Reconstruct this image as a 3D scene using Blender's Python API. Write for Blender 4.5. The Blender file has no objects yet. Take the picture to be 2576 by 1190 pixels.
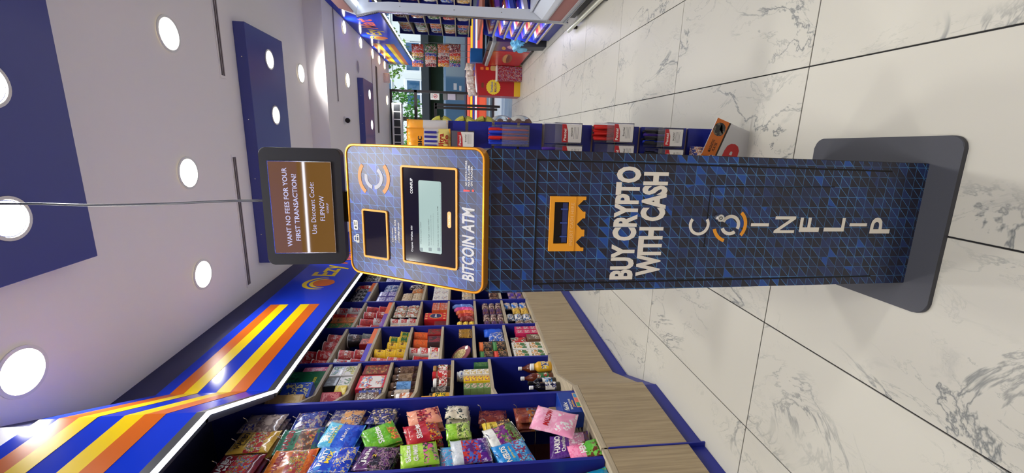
import bpy, bmesh, math, random
from mathutils import Vector, Matrix
rnd = random.Random(7)
sc = bpy.context.scene
COL = sc.collection
PI = math.pi

# ------------------------------------------------------------------ camera
IMG_W, IMG_H = 2576.0, 1190.0
FPX, CAM_H, X_HOR = 1062.0, 1.137, 1159.2      # focal length in px, eye height, horizon column (photo lies on its side)
_th = math.atan((IMG_W / 2 - X_HOR) / FPX)
_R0, _F0, _U0 = Vector((1, 0, 0)), Vector((0, math.cos(_th), -math.sin(_th))), Vector((0, math.sin(_th), math.cos(_th)))
_dA = _F0 * FPX + _R0 * (595 - 343.5) + _U0 * (IMG_W / 2 - X_HOR)
_yaw = math.atan2(_dA.x, _dA.y)
_RM = Matrix.Rotation(_yaw, 3, 'Z')
CR, CF, CU = _RM @ _R0, _RM @ _F0, _RM @ _U0
CC = Vector((0, 0, CAM_H))
cam_d = bpy.data.cameras.new('camera'); cam = bpy.data.objects.new('camera', cam_d); COL.objects.link(cam)
cam_d.sensor_fit = 'HORIZONTAL'; cam_d.sensor_width = 36.0; cam_d.lens = FPX / IMG_W * 36.0
cam_d.clip_start = 0.02; cam_d.clip_end = 300
_m = Matrix.Identity(4)
for i in range(3):
    _m[i][0] = -CU[i]; _m[i][1] = CR[i]; _m[i][2] = -CF[i]; _m[i][3] = CC[i]
cam.matrix_world = _m
sc.camera = cam

# ------------------------------------------------------------------ world, exposure
w = bpy.data.worlds.new('sky'); sc.world = w; w.use_nodes = True
nt = w.node_tree; bg = nt.nodes['Background']
sky = nt.nodes.new('ShaderNodeTexSky'); sky.sky_type = 'NISHITA'
sky.sun_elevation = math.radians(50); sky.sun_rotation = math.radians(200); sky.sun_disc = False
nt.links.new(sky.outputs[0], bg.inputs[0]); bg.inputs[1].default_value = 0.3
vs = sc.view_settings
vs.view_transform = 'Standard'; vs.look = 'None'; vs.gamma = 1.0; vs.exposure = 0.0; vs.use_curve_mapping = False
sun_d = bpy.data.lights.new('sun', 'SUN'); sun_d.energy = 2.2; sun_d.angle = 0.02; sun_d.color = (1, .96, .9)
sun = bpy.data.objects.new('sun', sun_d); COL.objects.link(sun)
sun.rotation_euler = (math.radians(38), 0, math.radians(-25))
DOWN_W = 8.0       # watts of one ceiling downlight

# ------------------------------------------------------------------ photo pixel -> place
def ray(x, y): return CF * FPX + CR * (595 - y) + CU * (IMG_W / 2 - x)
def onz(x, y, z): d = ray(x, y); return CC + d * ((z - CC.z) / d.z)
def onx(x, y, v): d = ray(x, y); return CC + d * ((v - CC.x) / d.x)
def ony(x, y, v): d = ray(x, y); return CC + d * ((v - CC.y) / d.y)
def onplane(x, y, p0, n): d = ray(x, y); return CC + d * ((Vector(p0) - CC).dot(n) / d.dot(n))

# ------------------------------------------------------------------ materials
def lin(c):
    def f(v):
        v /= 255.0
        return v / 12.92 if v <= .04045 else ((v + .055) / 1.055) ** 2.4
    return (f(c[0]), f(c[1]), f(c[2]), 1.0)
_mats = {}
def M(key, c=(200, 200, 200), rough=.5, metal=0., emit=None, es=1., coat=0., trans=0., ior=1.45, alpha=1., bump=0., bscale=200., vary=0., spec=.5):
    if key in _mats: return _mats[key]
    m = bpy.data.materials.new(key); m.use_nodes = True; _mats[key] = m
    n = m.node_tree.nodes; l = m.node_tree.links; b = n['Principled BSDF']
    b.inputs['Base Color'].default_value = lin(c); b.inputs['Roughness'].default_value = rough
    b.inputs['Metallic'].default_value = metal; b.inputs['IOR'].default_value = ior
    b.inputs['Coat Weight'].default_value = coat; b.inputs['Transmission Weight'].default_value = trans
    b.inputs['Alpha'].default_value = alpha; b.inputs['Specular IOR Level'].default_value = spec
    if emit is not None:
        b.inputs['Emission Color'].default_value = lin(emit); b.inputs['Emission Strength'].default_value = es
    if vary > 0:
        tc = n.new('ShaderNodeTexCoord'); ns = n.new('ShaderNodeTexNoise'); ns.inputs['Scale'].default_value = 9
        ns.inputs['Detail'].default_value = 4; l.new(tc.outputs['Object'], ns.inputs[0])
        hs = n.new('ShaderNodeHueSaturation'); hs.inputs['Color'].default_value = lin(c)
        mr = n.new('ShaderNodeMapRange'); mr.inputs[3].default_value = 1 - vary; mr.inputs[4].default_value = 1 + vary
        l.new(ns.outputs[0], mr.inputs[0]); l.new(mr.outputs[0], hs.inputs['Value']); l.new(hs.outputs[0], b.inputs['Base Color'])
    if bump > 0:
        tc = n.new('ShaderNodeTexCoord'); ns = n.new('ShaderNodeTexNoise'); ns.inputs['Scale'].default_value = bscale
        l.new(tc.outputs['Object'], ns.inputs[0])
        bp = n.new('ShaderNodeBump'); bp.inputs['Strength'].default_value = bump; bp.inputs['Distance'].default_value = .002
        l.new(ns.outputs[0], bp.inputs['Height']); l.new(bp.outputs[0], b.inputs['Normal'])
    return m

def math_node(n, l, op, a, b=None):
    k = n.new('ShaderNodeMath'); k.operation = op
    for i, v in enumerate((a, b)):
        if v is None: continue
        if isinstance(v, (int, float)): k.inputs[i].default_value = v
        else: l.new(v, k.inputs[i])
    return k.outputs[0]

def art(key, cols, scale=18., rough=.35, seed=0., metal=0., coat=.2):
    """printed packaging: a ground colour with areas of small motifs in the other inks"""
    if key in _mats: return _mats[key]
    m = bpy.data.materials.new(key); m.use_nodes = True; _mats[key] = m
    n = m.node_tree.nodes; l = m.node_tree.links; b = n['Principled BSDF']
    b.inputs['Roughness'].default_value = rough; b.inputs['Metallic'].default_value = metal; b.inputs['Coat Weight'].default_value = coat
    tc = n.new('ShaderNodeTexCoord'); mp = n.new('ShaderNodeMapping'); mp.inputs['Location'].default_value = (seed * 3.1, seed * 1.7, seed)
    l.new(tc.outputs['Object'], mp.inputs[0])
    ns = n.new('ShaderNodeTexNoise'); ns.inputs['Scale'].default_value = scale * 1.3; ns.inputs['Detail'].default_value = 3.
    l.new(mp.outputs[0], ns.inputs[0])
    wp = n.new('ShaderNodeTexNoise'); wp.inputs['Scale'].default_value = scale * 6; l.new(mp.outputs[0], wp.inputs[0])
    va = n.new('ShaderNodeVectorMath'); va.operation = 'MULTIPLY_ADD'; l.new(wp.outputs[1], va.inputs[0]); va.inputs[1].default_value = (.012, .012, .012); l.new(mp.outputs[0], va.inputs[2])
    vo = n.new('ShaderNodeTexVoronoi'); vo.inputs['Scale'].default_value = scale * 7.5; l.new(va.outputs[0], vo.inputs[0])
    sp = n.new('ShaderNodeSeparateColor'); l.new(vo.outputs['Color'], sp.inputs[0])
    cr = n.new('ShaderNodeValToRGB'); cr.color_ramp.interpolation = 'CONSTANT'
    e = cr.color_ramp.elements; k = len(cols)
    e[0].position = 0; e[0].color = lin(cols[0])
    e[1].position = .22; e[1].color = lin(cols[1] if k > 1 else cols[0])
    for i in range(2, k):
        q = e.new(.22 + .78 * (i - 1) / (k - 1)); q.color = lin(cols[i])
    l.new(sp.outputs[0], cr.inputs[0])
    mk = n.new('ShaderNodeMapRange'); mk.inputs[1].default_value = .46; mk.inputs[2].default_value = .5; l.new(ns.outputs[0], mk.inputs[0])
    mx = n.new('ShaderNodeMix'); mx.data_type = 'RGBA'; l.new(mk.outputs[0], mx.inputs[0]); mx.inputs[6].default_value = lin(cols[0]); l.new(cr.outputs[0], mx.inputs[7])
    l.new(mx.outputs[2], b.inputs['Base Color'])
    return m

def wood(key, c1, c2, axis=2, scale=1., rough=.5):
    if key in _mats: return _mats[key]
    m = bpy.data.materials.new(key); m.use_nodes = True; _mats[key] = m
    n = m.node_tree.nodes; l = m.node_tree.links; b = n['Principled BSDF']; b.inputs['Roughness'].default_value = rough
    tc = n.new('ShaderNodeTexCoord'); mp = n.new('ShaderNodeMapping')
    s = [70., 70., 70.]; s[axis] = 3.; mp.inputs['Scale'].default_value = [v * scale for v in s]
    l.new(tc.outputs['Object'], mp.inputs[0])
    oi = n.new('ShaderNodeObjectInfo'); vm = n.new('ShaderNodeVectorMath'); vm.operation = 'ADD'
    sp = n.new('ShaderNodeCombineXYZ'); q = math_node(n, l, 'MULTIPLY', oi.outputs['Random'], 37.)
    for i in range(3): l.new(q, sp.inputs[i])
    l.new(mp.outputs[0], vm.inputs[0]); l.new(sp.outputs[0], vm.inputs[1])
    ns = n.new('ShaderNodeTexNoise'); ns.inputs['Scale'].default_value = 1.; ns.inputs['Detail'].default_value = 6.; ns.inputs['Roughness'].default_value = .65; ns.inputs['Distortion'].default_value = .3
    l.new(vm.outputs[0], ns.inputs[0])
    cr = n.new('ShaderNodeValToRGB'); e = cr.color_ramp.elements
    e[0].position = .33; e[0].color = lin(c1); e[1].position = .62; e[1].color = lin(c2)
    l.new(ns.outputs[0], cr.inputs[0]); l.new(cr.outputs[0], b.inputs['Base Color'])
    bp = n.new('ShaderNodeBump'); bp.inputs['Strength'].default_value = .12; bp.inputs['Distance'].default_value = .001
    l.new(ns.outputs[0], bp.inputs['Height']); l.new(bp.outputs[0], b.inputs['Normal'])
    return m

# ------------------------------------------------------------------ mesh building
def B(): return bmesh.new()
def bx(bm, x0, x1, y0, y1, z0, z1, mat=None):
    vs_ = [bm.verts.new((x, y, z)) for z in (z0, z1) for y in (y0, y1) for x in (x0, x1)]
    fs = [(0, 2, 3, 1), (4, 5, 7, 6), (0, 1, 5, 4), (2, 6, 7, 3), (0, 4, 6, 2), (1, 3, 7, 5)]
    for f in fs: bm.faces.new([vs_[i] for i in f])
    if mat is not None:
        for v in vs_: v.co = mat @ v.co
    return bm
def prism(bm, pts, d, frame=None):
    """polygon pts (u,v) extruded by d along w; frame maps (u,v,w)->xyz"""
    fr = frame or (lambda u, v, w_: (u, v, w_))
    a = [bm.verts.new(fr(u, v, 0)) for u, v in pts]; b = [bm.verts.new(fr(u, v, d)) for u, v in pts]
    bm.faces.new(a[::-1]); bm.faces.new(b)
    for i in range(len(pts)):
        j = (i + 1) % len(pts); bm.faces.new((a[i], a[j], b[j], b[i]))
    return bm
def rrect(w_, h_, r, n=6, cx=0, cy=0):
    p = []
    for k, (sx, sy) in enumerate(((1, -1), (1, 1), (-1, 1), (-1, -1))):
        for i in range(n + 1):
            a = -PI / 2 + k * PI / 2 + i * PI / 2 / n
            p.append((cx + sx * (w_ / 2 - r) + r * math.cos(a), cy + sy * (h_ / 2 - r) + r * math.sin(a)))
    return p
def ring(bm, outer, inner, d, frame=None):
    fr = frame or (lambda u, v, w_: (u, v, w_)); n = len(outer)
    V = [[bm.verts.new(fr(u, v, w_)) for u, v in P] for P in (outer, inner) for w_ in (0, d)]
    oa, ob, ia, ib = V
    for i in range(n):
        j = (i + 1) % n
        bm.faces.new((oa[i], oa[j], ob[j], ob[i])); bm.faces.new((ia[j], ia[i], ib[i], ib[j]))
        bm.faces.new((ob[i], ob[j], ib[j], ib[i])); bm.faces.new((oa[j], oa[i], ia[i], ia[j]))
    return bm
def lathe(bm, prof, n=20, mat=None, cap=True):
    rings = []
    for r, z in prof:
        rr = []
        for i in range(n):
            a = 2 * PI * i / n; rr.append(bm.verts.new((r * math.cos(a), r * math.sin(a), z)))
        rings.append(rr)
    for a, b in zip(rings, rings[1:]):
        for i in range(n):
            j = (i + 1) % n; bm.faces.new((a[i], a[j], b[j], b[i]))
    if cap:
        bm.faces.new(rings[0][::-1]); bm.faces.new(rings[-1])
    if mat is not None:
        for rr in rings:
            for v in rr: v.co = mat @ v.co
    return bm
def tube(bm, pts, r, n=8):
    pts = [Vector(p) for p in pts]; rings = []
    up = Vector((0, 0, 1))
    for i, p in enumerate(pts):
        t = (pts[min(i + 1, len(pts) - 1)] - pts[max(i - 1, 0)]).normalized()
        s = t.cross(up)
        if s.length < 1e-3: s = t.cross(Vector((0, 1, 0)))
        s.normalize(); q = t.cross(s)
        rings.append([bm.verts.new(p + (s * math.cos(2 * PI * k / n) + q * math.sin(2 * PI * k / n)) * r) for k in range(n)])
    for a, b in zip(rings, rings[1:]):
        for i in range(n):
            j = (i + 1) % n; bm.faces.new((a[i], b[i], b[j], a[j]))
    bm.faces.new(rings[0]); bm.faces.new(rings[-1][::-1])
    return bm
def bevel(bm, w_=.003, seg=2):
    bmesh.ops.bevel(bm, geom=bm.edges[:] + bm.verts[:], offset=w_, segments=seg, profile=.5, affect='EDGES', clamp_overlap=True)
    return bm
def mesh(bm, name='m', smooth=False, recalc=True):
    if recalc: bmesh.ops.recalc_face_normals(bm, faces=bm.faces[:])
    me = bpy.data.meshes.new(name); bm.to_mesh(me); bm.free()
    if smooth:
        for p in me.polygons: p.use_smooth = True
    return me
def smooth_by_angle(me, ang=.7):
    for p in me.polygons: p.use_smooth = True
    try: me.set_sharp_from_angle(angle=ang)
    except Exception: pass
    return me
def obj(name, me, m=None, parent=None, loc=None, rot=None, smooth=False):
    if isinstance(me, bmesh.types.BMesh): me = mesh(me, name, False)
    if smooth: smooth_by_angle(me)
    if m is not None and len(me.materials) == 0: me.materials.append(m)
    o = bpy.data.objects.new(name, me); COL.objects.link(o)
    if parent is not None: o.parent = parent
    if loc is not None: o.location = loc
    if rot is not None: o.rotation_euler = rot
    return o
def tag(o, label, cat, group=None):
    o['label'] = label; o['category'] = cat
    if group: o['group'] = group
    return o
def root(name, label, cat, loc=(0, 0, 0), rotz=0., group=None, mat=None):
    o = bpy.data.objects.new(name, None); COL.objects.link(o); o.empty_display_size = .05
    if mat is not None: o.matrix_world = mat
    else: o.location = loc; o.rotation_euler = (0, 0, rotz)
    return tag(o, label, cat, group)
def struct(name, me, m=None, parent=None, **k):
    o = obj(name, me, m, parent, **k)
    if parent is None: o['kind'] = 'structure'
    return o
def copy_tree(o, parent=None):
    c = o.copy(); COL.objects.link(c)
    if parent is not None: c.parent = parent
    for ch in list(o.children): copy_tree(ch, c)
    return c

# lettering: outline of the built-in font as a flat mesh, fitted into a w x h box centred on the origin (u right, v up)
_txt = {}
def text_mesh(s, w_=None, h_=.02, bold=0., shear=0., spacing=1., name='lettering'):
    key = (s, w_, h_, bold, shear, spacing)
    if key in _txt: return _txt[key]
    cu = bpy.data.curves.new('t', 'FONT'); cu.body = s; cu.size = 1; cu.offset = bold; cu.shear = shear; cu.resolution_u = 3
    cu.space_character = spacing; cu.align_x = 'CENTER'; cu.space_line = .95
    ob = bpy.data.objects.new('t', cu)
    me = bpy.data.meshes.new_from_object(ob); bpy.data.objects.remove(ob); bpy.data.curves.remove(cu)
    me.name = name; me.materials.clear()
    xs = [v.co.x for v in me.vertices]; ys = [v.co.y for v in me.vertices]
    x0, x1, y0, y1 = min(xs), max(xs), min(ys), max(ys)
    sy = h_ / max(1e-6, y1 - y0); sx = sy if w_ is None else w_ / max(1e-6, x1 - x0)
    for v in me.vertices:
        v.co.x = (v.co.x - (x0 + x1) / 2) * sx; v.co.y = (v.co.y - (y0 + y1) / 2) * sy; v.co.z = 0
    _txt[key] = me
    return me
def frame_mat(origin, right, up):
    r = Vector(right).normalized(); u = Vector(up).normalized(); n_ = r.cross(u)
    m = Matrix.Identity(4)
    for i in range(3): m[i][0] = r[i]; m[i][1] = u[i]; m[i][2] = n_[i]; m[i][3] = origin[i]
    return m
def text(s, m, parent, fm, u, v, w_, h_, lift=.0006, bold=0., shear=0., spacing=1., name='lettering'):
    """text on the plane frame fm at centre (u,v)"""
    me = text_mesh(s, w_, h_, bold, shear, spacing).copy(); me.materials.append(m)
    o = obj(name, me, None, parent)
    mm = fm @ Matrix.Translation((u, v, lift))
    o.location, q, s_ = mm.decompose(); o.rotation_euler = q.to_euler()
    return o
def patch(name, m, parent, fm, pts, d=.0005, lift=0.):
    """thin printed or applied shape on plane frame fm"""
    bm = prism(B(), pts, d, lambda u, v, w_: fm @ Vector((u, v, w_ + lift)))
    return obj(name, bm, m, parent)
def arc_pts(r0, r1, a0, a1, n=14, cx=0, cy=0):
    p = [(cx + r1 * math.cos(a0 + (a1 - a0) * i / n), cy + r1 * math.sin(a0 + (a1 - a0) * i / n)) for i in range(n + 1)]
    return p + [(cx + r0 * math.cos(a1 + (a0 - a1) * i / n), cy + r0 * math.sin(a1 + (a0 - a1) * i / n)) for i in range(n + 1)]
# ------------------------------------------------------------------ levels of the room
HC, HL = 2.85, 2.65            # main ceiling, lower ceiling towards the shop front
Y_BEAM = onz(787, 365, HC).y   # face of the ceiling step
Y_GLASS = 9.75
X_LW, X_RW, Y_BW = -1.92, 2.6, -1.25

NAVY = M('navy_gloss', (70, 78, 148), .22)
NAVYW = M('navy_wall', (48, 50, 92), .6)
BLUE = M('blue_board', (30, 40, 140), .42)
CEILM = M('ceiling_paint', (244, 240, 241), .9, spec=.1)
WHITE = M('white_paint', (232, 232, 230), .5)
CHROME = M('chrome', (210, 210, 212), .15, 1.)
STEEL = M('brushed_steel', (170, 172, 175), .35, 1.)
BLACK = M('black_plastic', (18, 18, 20), .4)
LED = M('led_strip', (255, 255, 255), .5, emit=(235, 240, 255), es=15.)
GLOW = M('downlight_glow', (255, 255, 255), .5, emit=(255, 252, 240), es=14.)

# ------------------------------------------------------------------ floor of marble tiles
def marble():
    m = bpy.data.materials.new('marble_tile'); m.use_nodes = True
    n = m.node_tree.nodes; l = m.node_tree.links; b = n['Principled BSDF']
    b.inputs['Roughness'].default_value = .36
    b.inputs['Specular IOR Level'].default_value = .3
    tc = n.new('ShaderNodeTexCoord'); oi = n.new('ShaderNodeObjectInfo')
    cx = n.new('ShaderNodeCombineXYZ'); q = math_node(n, l, 'MULTIPLY', oi.outputs['Random'], 91.)
    q2 = math_node(n, l, 'MULTIPLY', oi.outputs['Random'], 53.)
    l.new(q, cx.inputs[0]); l.new(q2, cx.inputs[1])
    va = n.new('ShaderNodeVectorMath'); va.operation = 'ADD'; l.new(tc.outputs['Object'], va.inputs[0]); l.new(cx.outputs[0], va.inputs[1])
    mp = n.new('ShaderNodeMapping'); mp.inputs['Scale'].default_value = (1.0, .62, 1.); mp.inputs['Rotation'].default_value = (0, 0, .55)
    l.new(va.outputs[0], mp.inputs[0])
    def vein(scale, width, dist, detail=7.):
        ns = n.new('ShaderNodeTexNoise'); ns.inputs['Scale'].default_value = scale; ns.inputs['Detail'].default_value = detail
        ns.inputs['Roughness'].default_value = .62; ns.inputs['Distortion'].default_value = dist
        l.new(mp.outputs[0], ns.inputs[0])
        d = math_node(n, l, 'ABSOLUTE', math_node(n, l, 'SUBTRACT', ns.outputs[0], .5))
        mr = n.new('ShaderNodeMapRange'); mr.inputs[1].default_value = 0; mr.inputs[2].default_value = width
        mr.inputs[3].default_value = 1; mr.inputs[4].default_value = 0; l.new(d, mr.inputs[0]); return mr.outputs[0]
    v1 = vein(2.3, .012, .9); v2 = vein(4.6, .010, 1.4)
    mk = n.new('ShaderNodeTexNoise'); mk.inputs['Scale'].default_value = 2.6; mk.inputs['Detail'].default_value = 2; l.new(mp.outputs[0], mk.inputs[0])
    msk = n.new('ShaderNodeMapRange'); msk.inputs[1].default_value = .47; msk.inputs[2].default_value = .62; l.new(mk.outputs[0], msk.inputs[0])
    cl = n.new('ShaderNodeTexNoise'); cl.inputs['Scale'].default_value = 7.; cl.inputs['Detail'].default_value = 6; cl.inputs['Roughness'].default_value = .7; cl.inputs['Distortion'].default_value = 1.2; l.new(mp.outputs[0], cl.inputs[0])
    cloud = n.new('ShaderNodeMapRange'); cloud.inputs[1].default_value = .58; cloud.inputs[2].default_value = .72; l.new(cl.outputs[0], cloud.inputs[0])
    t = math_node(n, l, 'MAXIMUM', math_node(n, l, 'MULTIPLY', v1, msk.outputs[0]), math_node(n, l, 'MULTIPLY', math_node(n, l, 'MULTIPLY', v2, .5), msk.outputs[0]))
    t = math_node(n, l, 'MAXIMUM', t, math_node(n, l, 'MULTIPLY', math_node(n, l, 'MULTIPLY', cloud.outputs[0], msk.outputs[0]), .38))
    mx = n.new('ShaderNodeMix'); mx.data_type = 'RGBA'; l.new(t, mx.inputs[0])
    mx.inputs[6].default_value = lin((184, 182, 172)); mx.inputs[7].default_value = lin((112, 116, 116))
    big = n.new('ShaderNodeTexNoise'); big.inputs['Scale'].default_value = 1.3; l.new(va.outputs[0], big.inputs[0])
    hs = n.new('ShaderNodeHueSaturation'); mr = n.new('ShaderNodeMapRange'); mr.inputs[3].default_value = .93; mr.inputs[4].default_value = 1.05
    l.new(big.outputs[0], mr.inputs[0]); l.new(mr.outputs[0], hs.inputs['Value']); l.new(mx.outputs[2], hs.inputs['Color'])
    l.new(hs.outputs[0], b.inputs['Base Color'])
    return m
MARBLE = marble()
GROUT = M('grout', (26, 26, 28), .9)
floor_o = struct('floor', bx(B(), X_LW, X_RW, Y_BW, Y_GLASS + .1, -.12, -.004), GROUT)
TX, TY, T0X, T0Y, GAP = .4535, .9075, .2555, 1.3545, .0042
tile_me = mesh(bevel(bx(B(), -TX / 2 + GAP / 2, TX / 2 - GAP / 2, -TY / 2 + GAP / 2, TY / 2 - GAP / 2, -.012, 0), .0008, 1), 'tile'); tile_me.materials.append(MARBLE)
tile_cut = {}
for i in range(-6, 7):
    for j in range(-4, 11):
        x0, x1, y0, y1 = T0X + i * TX, T0X + (i + 1) * TX, T0Y + j * TY, T0Y + (j + 1) * TY
        if x1 < X_LW + .3 or x0 > X_RW - .01 or y1 < Y_BW or y0 > Y_GLASS: continue
        cx, cy = (x0 + x1) / 2, (y0 + y1) / 2
        me = tile_me
        if x1 > X_RW or y1 > Y_GLASS + .05 or y0 < Y_BW or x0 < X_LW:
            a, b_, c, d = max(x0, X_LW) + GAP / 2, min(x1, X_RW) - GAP / 2, max(y0, Y_BW) + GAP / 2, min(y1, Y_GLASS + .05) - GAP / 2
            me = mesh(bx(B(), a - cx, b_ - cx, c - cy, d - cy, -.012, 0), 'tile'); me.materials.append(MARBLE)
        t = obj('tile', me, None, floor_o, loc=(cx, cy, 0))
        if rnd.random() < .5 and me is tile_me: t.rotation_euler = (0, 0, PI)

# ------------------------------------------------------------------ ceiling, walls
struct('ceiling', bx(B(), X_LW, X_RW, Y_BW, Y_BEAM, HC, HC + .1), CEILM)
o = struct('trim_1', bx(B(), X_LW, X_RW, Y_BEAM, Y_GLASS, HL, HC + .1), CEILM); o['label'] = 'lowered white ceiling with a step towards the shop front'
struct('wall_left', bx(B(), X_LW - .1, X_LW, Y_BW, Y_GLASS, 0, HC + .1), NAVYW)
struct('wall_right', bx(B(), X_RW, X_RW + .1, Y_BW, Y_GLASS, 0, HC + .1), M('wall_paint', (214, 210, 212), .7))
struct('wall_back', bx(B(), X_LW, X_RW, Y_BW - .1, Y_BW, 0, HC + .1), M('wall_tan', (190, 164, 130), .7))

# ------------------------------------------------------------------ blue fascia signs with stripes, lettering and led strip
Z_LED, Z_FT = 2.12, 2.645
FBLUE = M('fascia_blue', (20, 52, 190), .14, spec=.06)
FORANGE = M('fascia_orange', (186, 90, 22), .3, spec=.06)
FYELLOW = M('fascia_yellow', (214, 184, 12), .3, spec=.06)
FRED = M('fascia_red', (236, 92, 52), .3)
WPRINT = M('white_print', (238, 238, 232), .5)
pA = onz(672, 972, Z_LED); pB = onz(495, 1035, Z_LED)
XF, XN = -1.295, -1.035
FP = [Vector((XF, 9.6, 0)), Vector((XF, pA.y, 0)), Vector((XN, pB.y, 0)), Vector((XN, -1.35, 0))]
ZB = [(0, 'blue'), (.155, 'orange'), (.275, 'yellow'), (.395, 'blue'), (.56, 'yellow'), (.68, 'orange'), (.80, 'blue')]
def stripes(par, fm, u0, u1, H):
    lo = {'orange': [], 'yellow': []}
    for a, b_, c in ((.12, .245, FORANGE), (.245, .365, FYELLOW), (.535, .66, FYELLOW), (.66, .80, FORANGE)):
        patch('stripe', c, par, fm, [(u0, H * (1 - b_)), (u1, H * (1 - b_)), (u1, H * (1 - a)), (u0, H * (1 - a))], .001)
def logo(par, fm, u, v, r):
    patch('logo_ball', FORANGE, par, fm, [(u + r * .62 * math.cos(a * PI / 14), v + r * .62 * math.sin(a * PI / 14)) for a in range(28)], .0012, .0008)
    for R_, t_, dv in ((.80, .22, .12), (1.06, .26, .26)):      # yellow crescents arching over the ball
        n_ = 18; pts = []
        for i in range(n_ + 1):
            an = PI * (-.05 + 1.15 * i / n_); pts.append((u - r * .06 + r * R_ * math.cos(an), v + r * (dv - .12) + r * R_ * math.sin(an)))
        for i in range(n_, -1, -1):
            an = PI * (-.05 + 1.15 * i / n_); k_ = R_ - t_ * math.sin(PI * i / n_) ** .7; pts.append((u - r * .06 + r * k_ * math.cos(an), v + r * (dv - .12) + r * k_ * math.sin(an)))
        patch('logo_arc', FYELLOW, par, fm, pts, .0012, .0004)
def fascia(name, a, b_, label, stripe=None, word=None, led=True, zb=Z_LED, zt=Z_FT):
    """sign panel; reading direction a -> b_ (viewer sees a on the left)"""
    d = (b_ - a); L = d.length; d.normalize(); H = zt - zb
    r = root(name, label, 'sign', (a.x, a.y, zb), group='blue fascia signs above the shelves')
    up = Vector((0, 0, 1)); fm = frame_mat((0, 0, 0), d, up); nrm = d.cross(up)
    bm = prism(B(), [(0, 0), (L, 0), (L, H), (0, H)], -.03, lambda u, v, w_: fm @ Vector((u, v, w_)))
    obj('panel', bm, FBLUE, r)
    bm = prism(B(), [(0, -.035), (L, -.035), (L, 0), (0, 0)], -.04, lambda u, v, w_: fm @ Vector((u, v, w_)))
    obj('channel', bm, M('dark_alu', (40, 42, 50), .4, .6), r)
    if led:
        bm = prism(B(), [(0, -.047), (L, -.047), (L, -.035), (0, -.035)], -.012, lambda u, v, w_: fm @ Vector((u, v, w_ + .002)))
        obj('led_strip', bm, LED, r)
    if stripe: stripes(r, fm, stripe[0] if stripe[0] is not None else 0, stripe[1] if stripe[1] is not None else L, H)
    if word:
        u = word
        logo(r, fm, u, H * .42, .145)
        text('Ezy', FYELLOW, r, fm, u + .36, H * .48, .36, .28, .001, .02, .15)
        text('Mart', FRED, r, fm, u + .83, H * .52, .5, .22, .001, .02, .15)
    return r, fm
# left wall: near run, diagonal return, far run (left to right for someone facing it)
fascia('fascia_sign', FP[3], FP[2], 'blue striped fascia sign over the sweets bay, lit along its lower edge', (None, None))
fascia('fascia_sign', FP[2], FP[1], 'short slanted striped fascia panel joining two longer runs over the shelves', (None, None))
_se = onx(725, 766, XF).y; _lg = onx(795, 712, XF).y
fascia('fascia_sign', FP[1], FP[0], 'long striped fascia sign with Ezy Mart lettering over the noodle shelves', (0, _se - pA.y), _lg - pA.y)
# right wall
XRF = 1.44
fascia('fascia_sign', Vector((XRF, 9.72, 0)), Vector((XRF, 4.62, 0)), 'blue striped Ezy Mart fascia sign over the snack shelves beside the shop window', (.05, 9.72 - onx(958, 148 - 40, XRF).y - .05), 9.72 - onx(955, 95, XRF).y)
# back wall, behind the photographer (seen in the kiosk's glossy screen)
fascia('fascia_sign', Vector((2.4, -.80, 0)), Vector((-1.0, -.80, 0)), 'plain blue fascia sign on the back wall behind the kiosk viewer', None, None)

# bulkhead behind the left fascia
bp = [(p.x - .035, p.y) for p in FP]; bp[1] = (bp[1][0], bp[1][1] - .02)
bm = prism(B(), [(X_LW, FP[0].y), bp[0], bp[1], bp[2], bp[3], (X_LW, FP[3].y)], HC - 2.42, lambda u, v, w_: (u, v, 2.42 + w_))
struct('trim_2', bm, NAVYW)['label'] = 'navy bulkhead between the left fascia and the ceiling'
bm = bx(B(), 0, .01, 0, .9, 0, .19)
o = obj('access_panel', bevel(bm, .004), M('panel_gloss', (205, 208, 215), .15), None, loc=(XN - .034, .62, 2.655)); tag(o, 'glossy pale access panel above the near end of the striped fascia', 'panel')

# ------------------------------------------------------------------ ceiling fittings
def downlight(p, r=.085, label='', group='round downlights in the main ceiling', power=1., tilt=0):
    t = root('downlight', label, 'ceiling light', p, group=group)
    n = 32
    out = [(r * 1.17 * math.cos(2 * PI * i / n), r * 1.17 * math.sin(2 * PI * i / n)) for i in range(n)]
    inn = [(r * math.cos(2 * PI * i / n), r * math.sin(2 * PI * i / n)) for i in range(n)]
    obj('trim_ring', ring(B(), out, inn, -.006), WHITE, t)
    bm = lathe(B(), [(r * .999, -.004), (r * .90, .016)], 32, None, False); obj('reflector', bm, M('reflector', (240, 232, 205), .3, emit=(255, 244, 205), es=1.2), t)
    bm = B(); lathe(bm, [(r * .93, .004), (r * .93, .0)], 32); obj('diffuser', bm, GLOW, t)
    ld = bpy.data.lights.new('downlight_lamp', 'AREA'); ld.shape = 'DISK'; ld.size = r * 1.8; ld.energy = DOWN_W * power; ld.color = (1., .968, .915); ld.spread = math.radians(150)
    lo = bpy.data.objects.new('lamp', ld); COL.objects.link(lo); lo.parent = t; lo.location = (0, 0, -.008)
    return t
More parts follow.
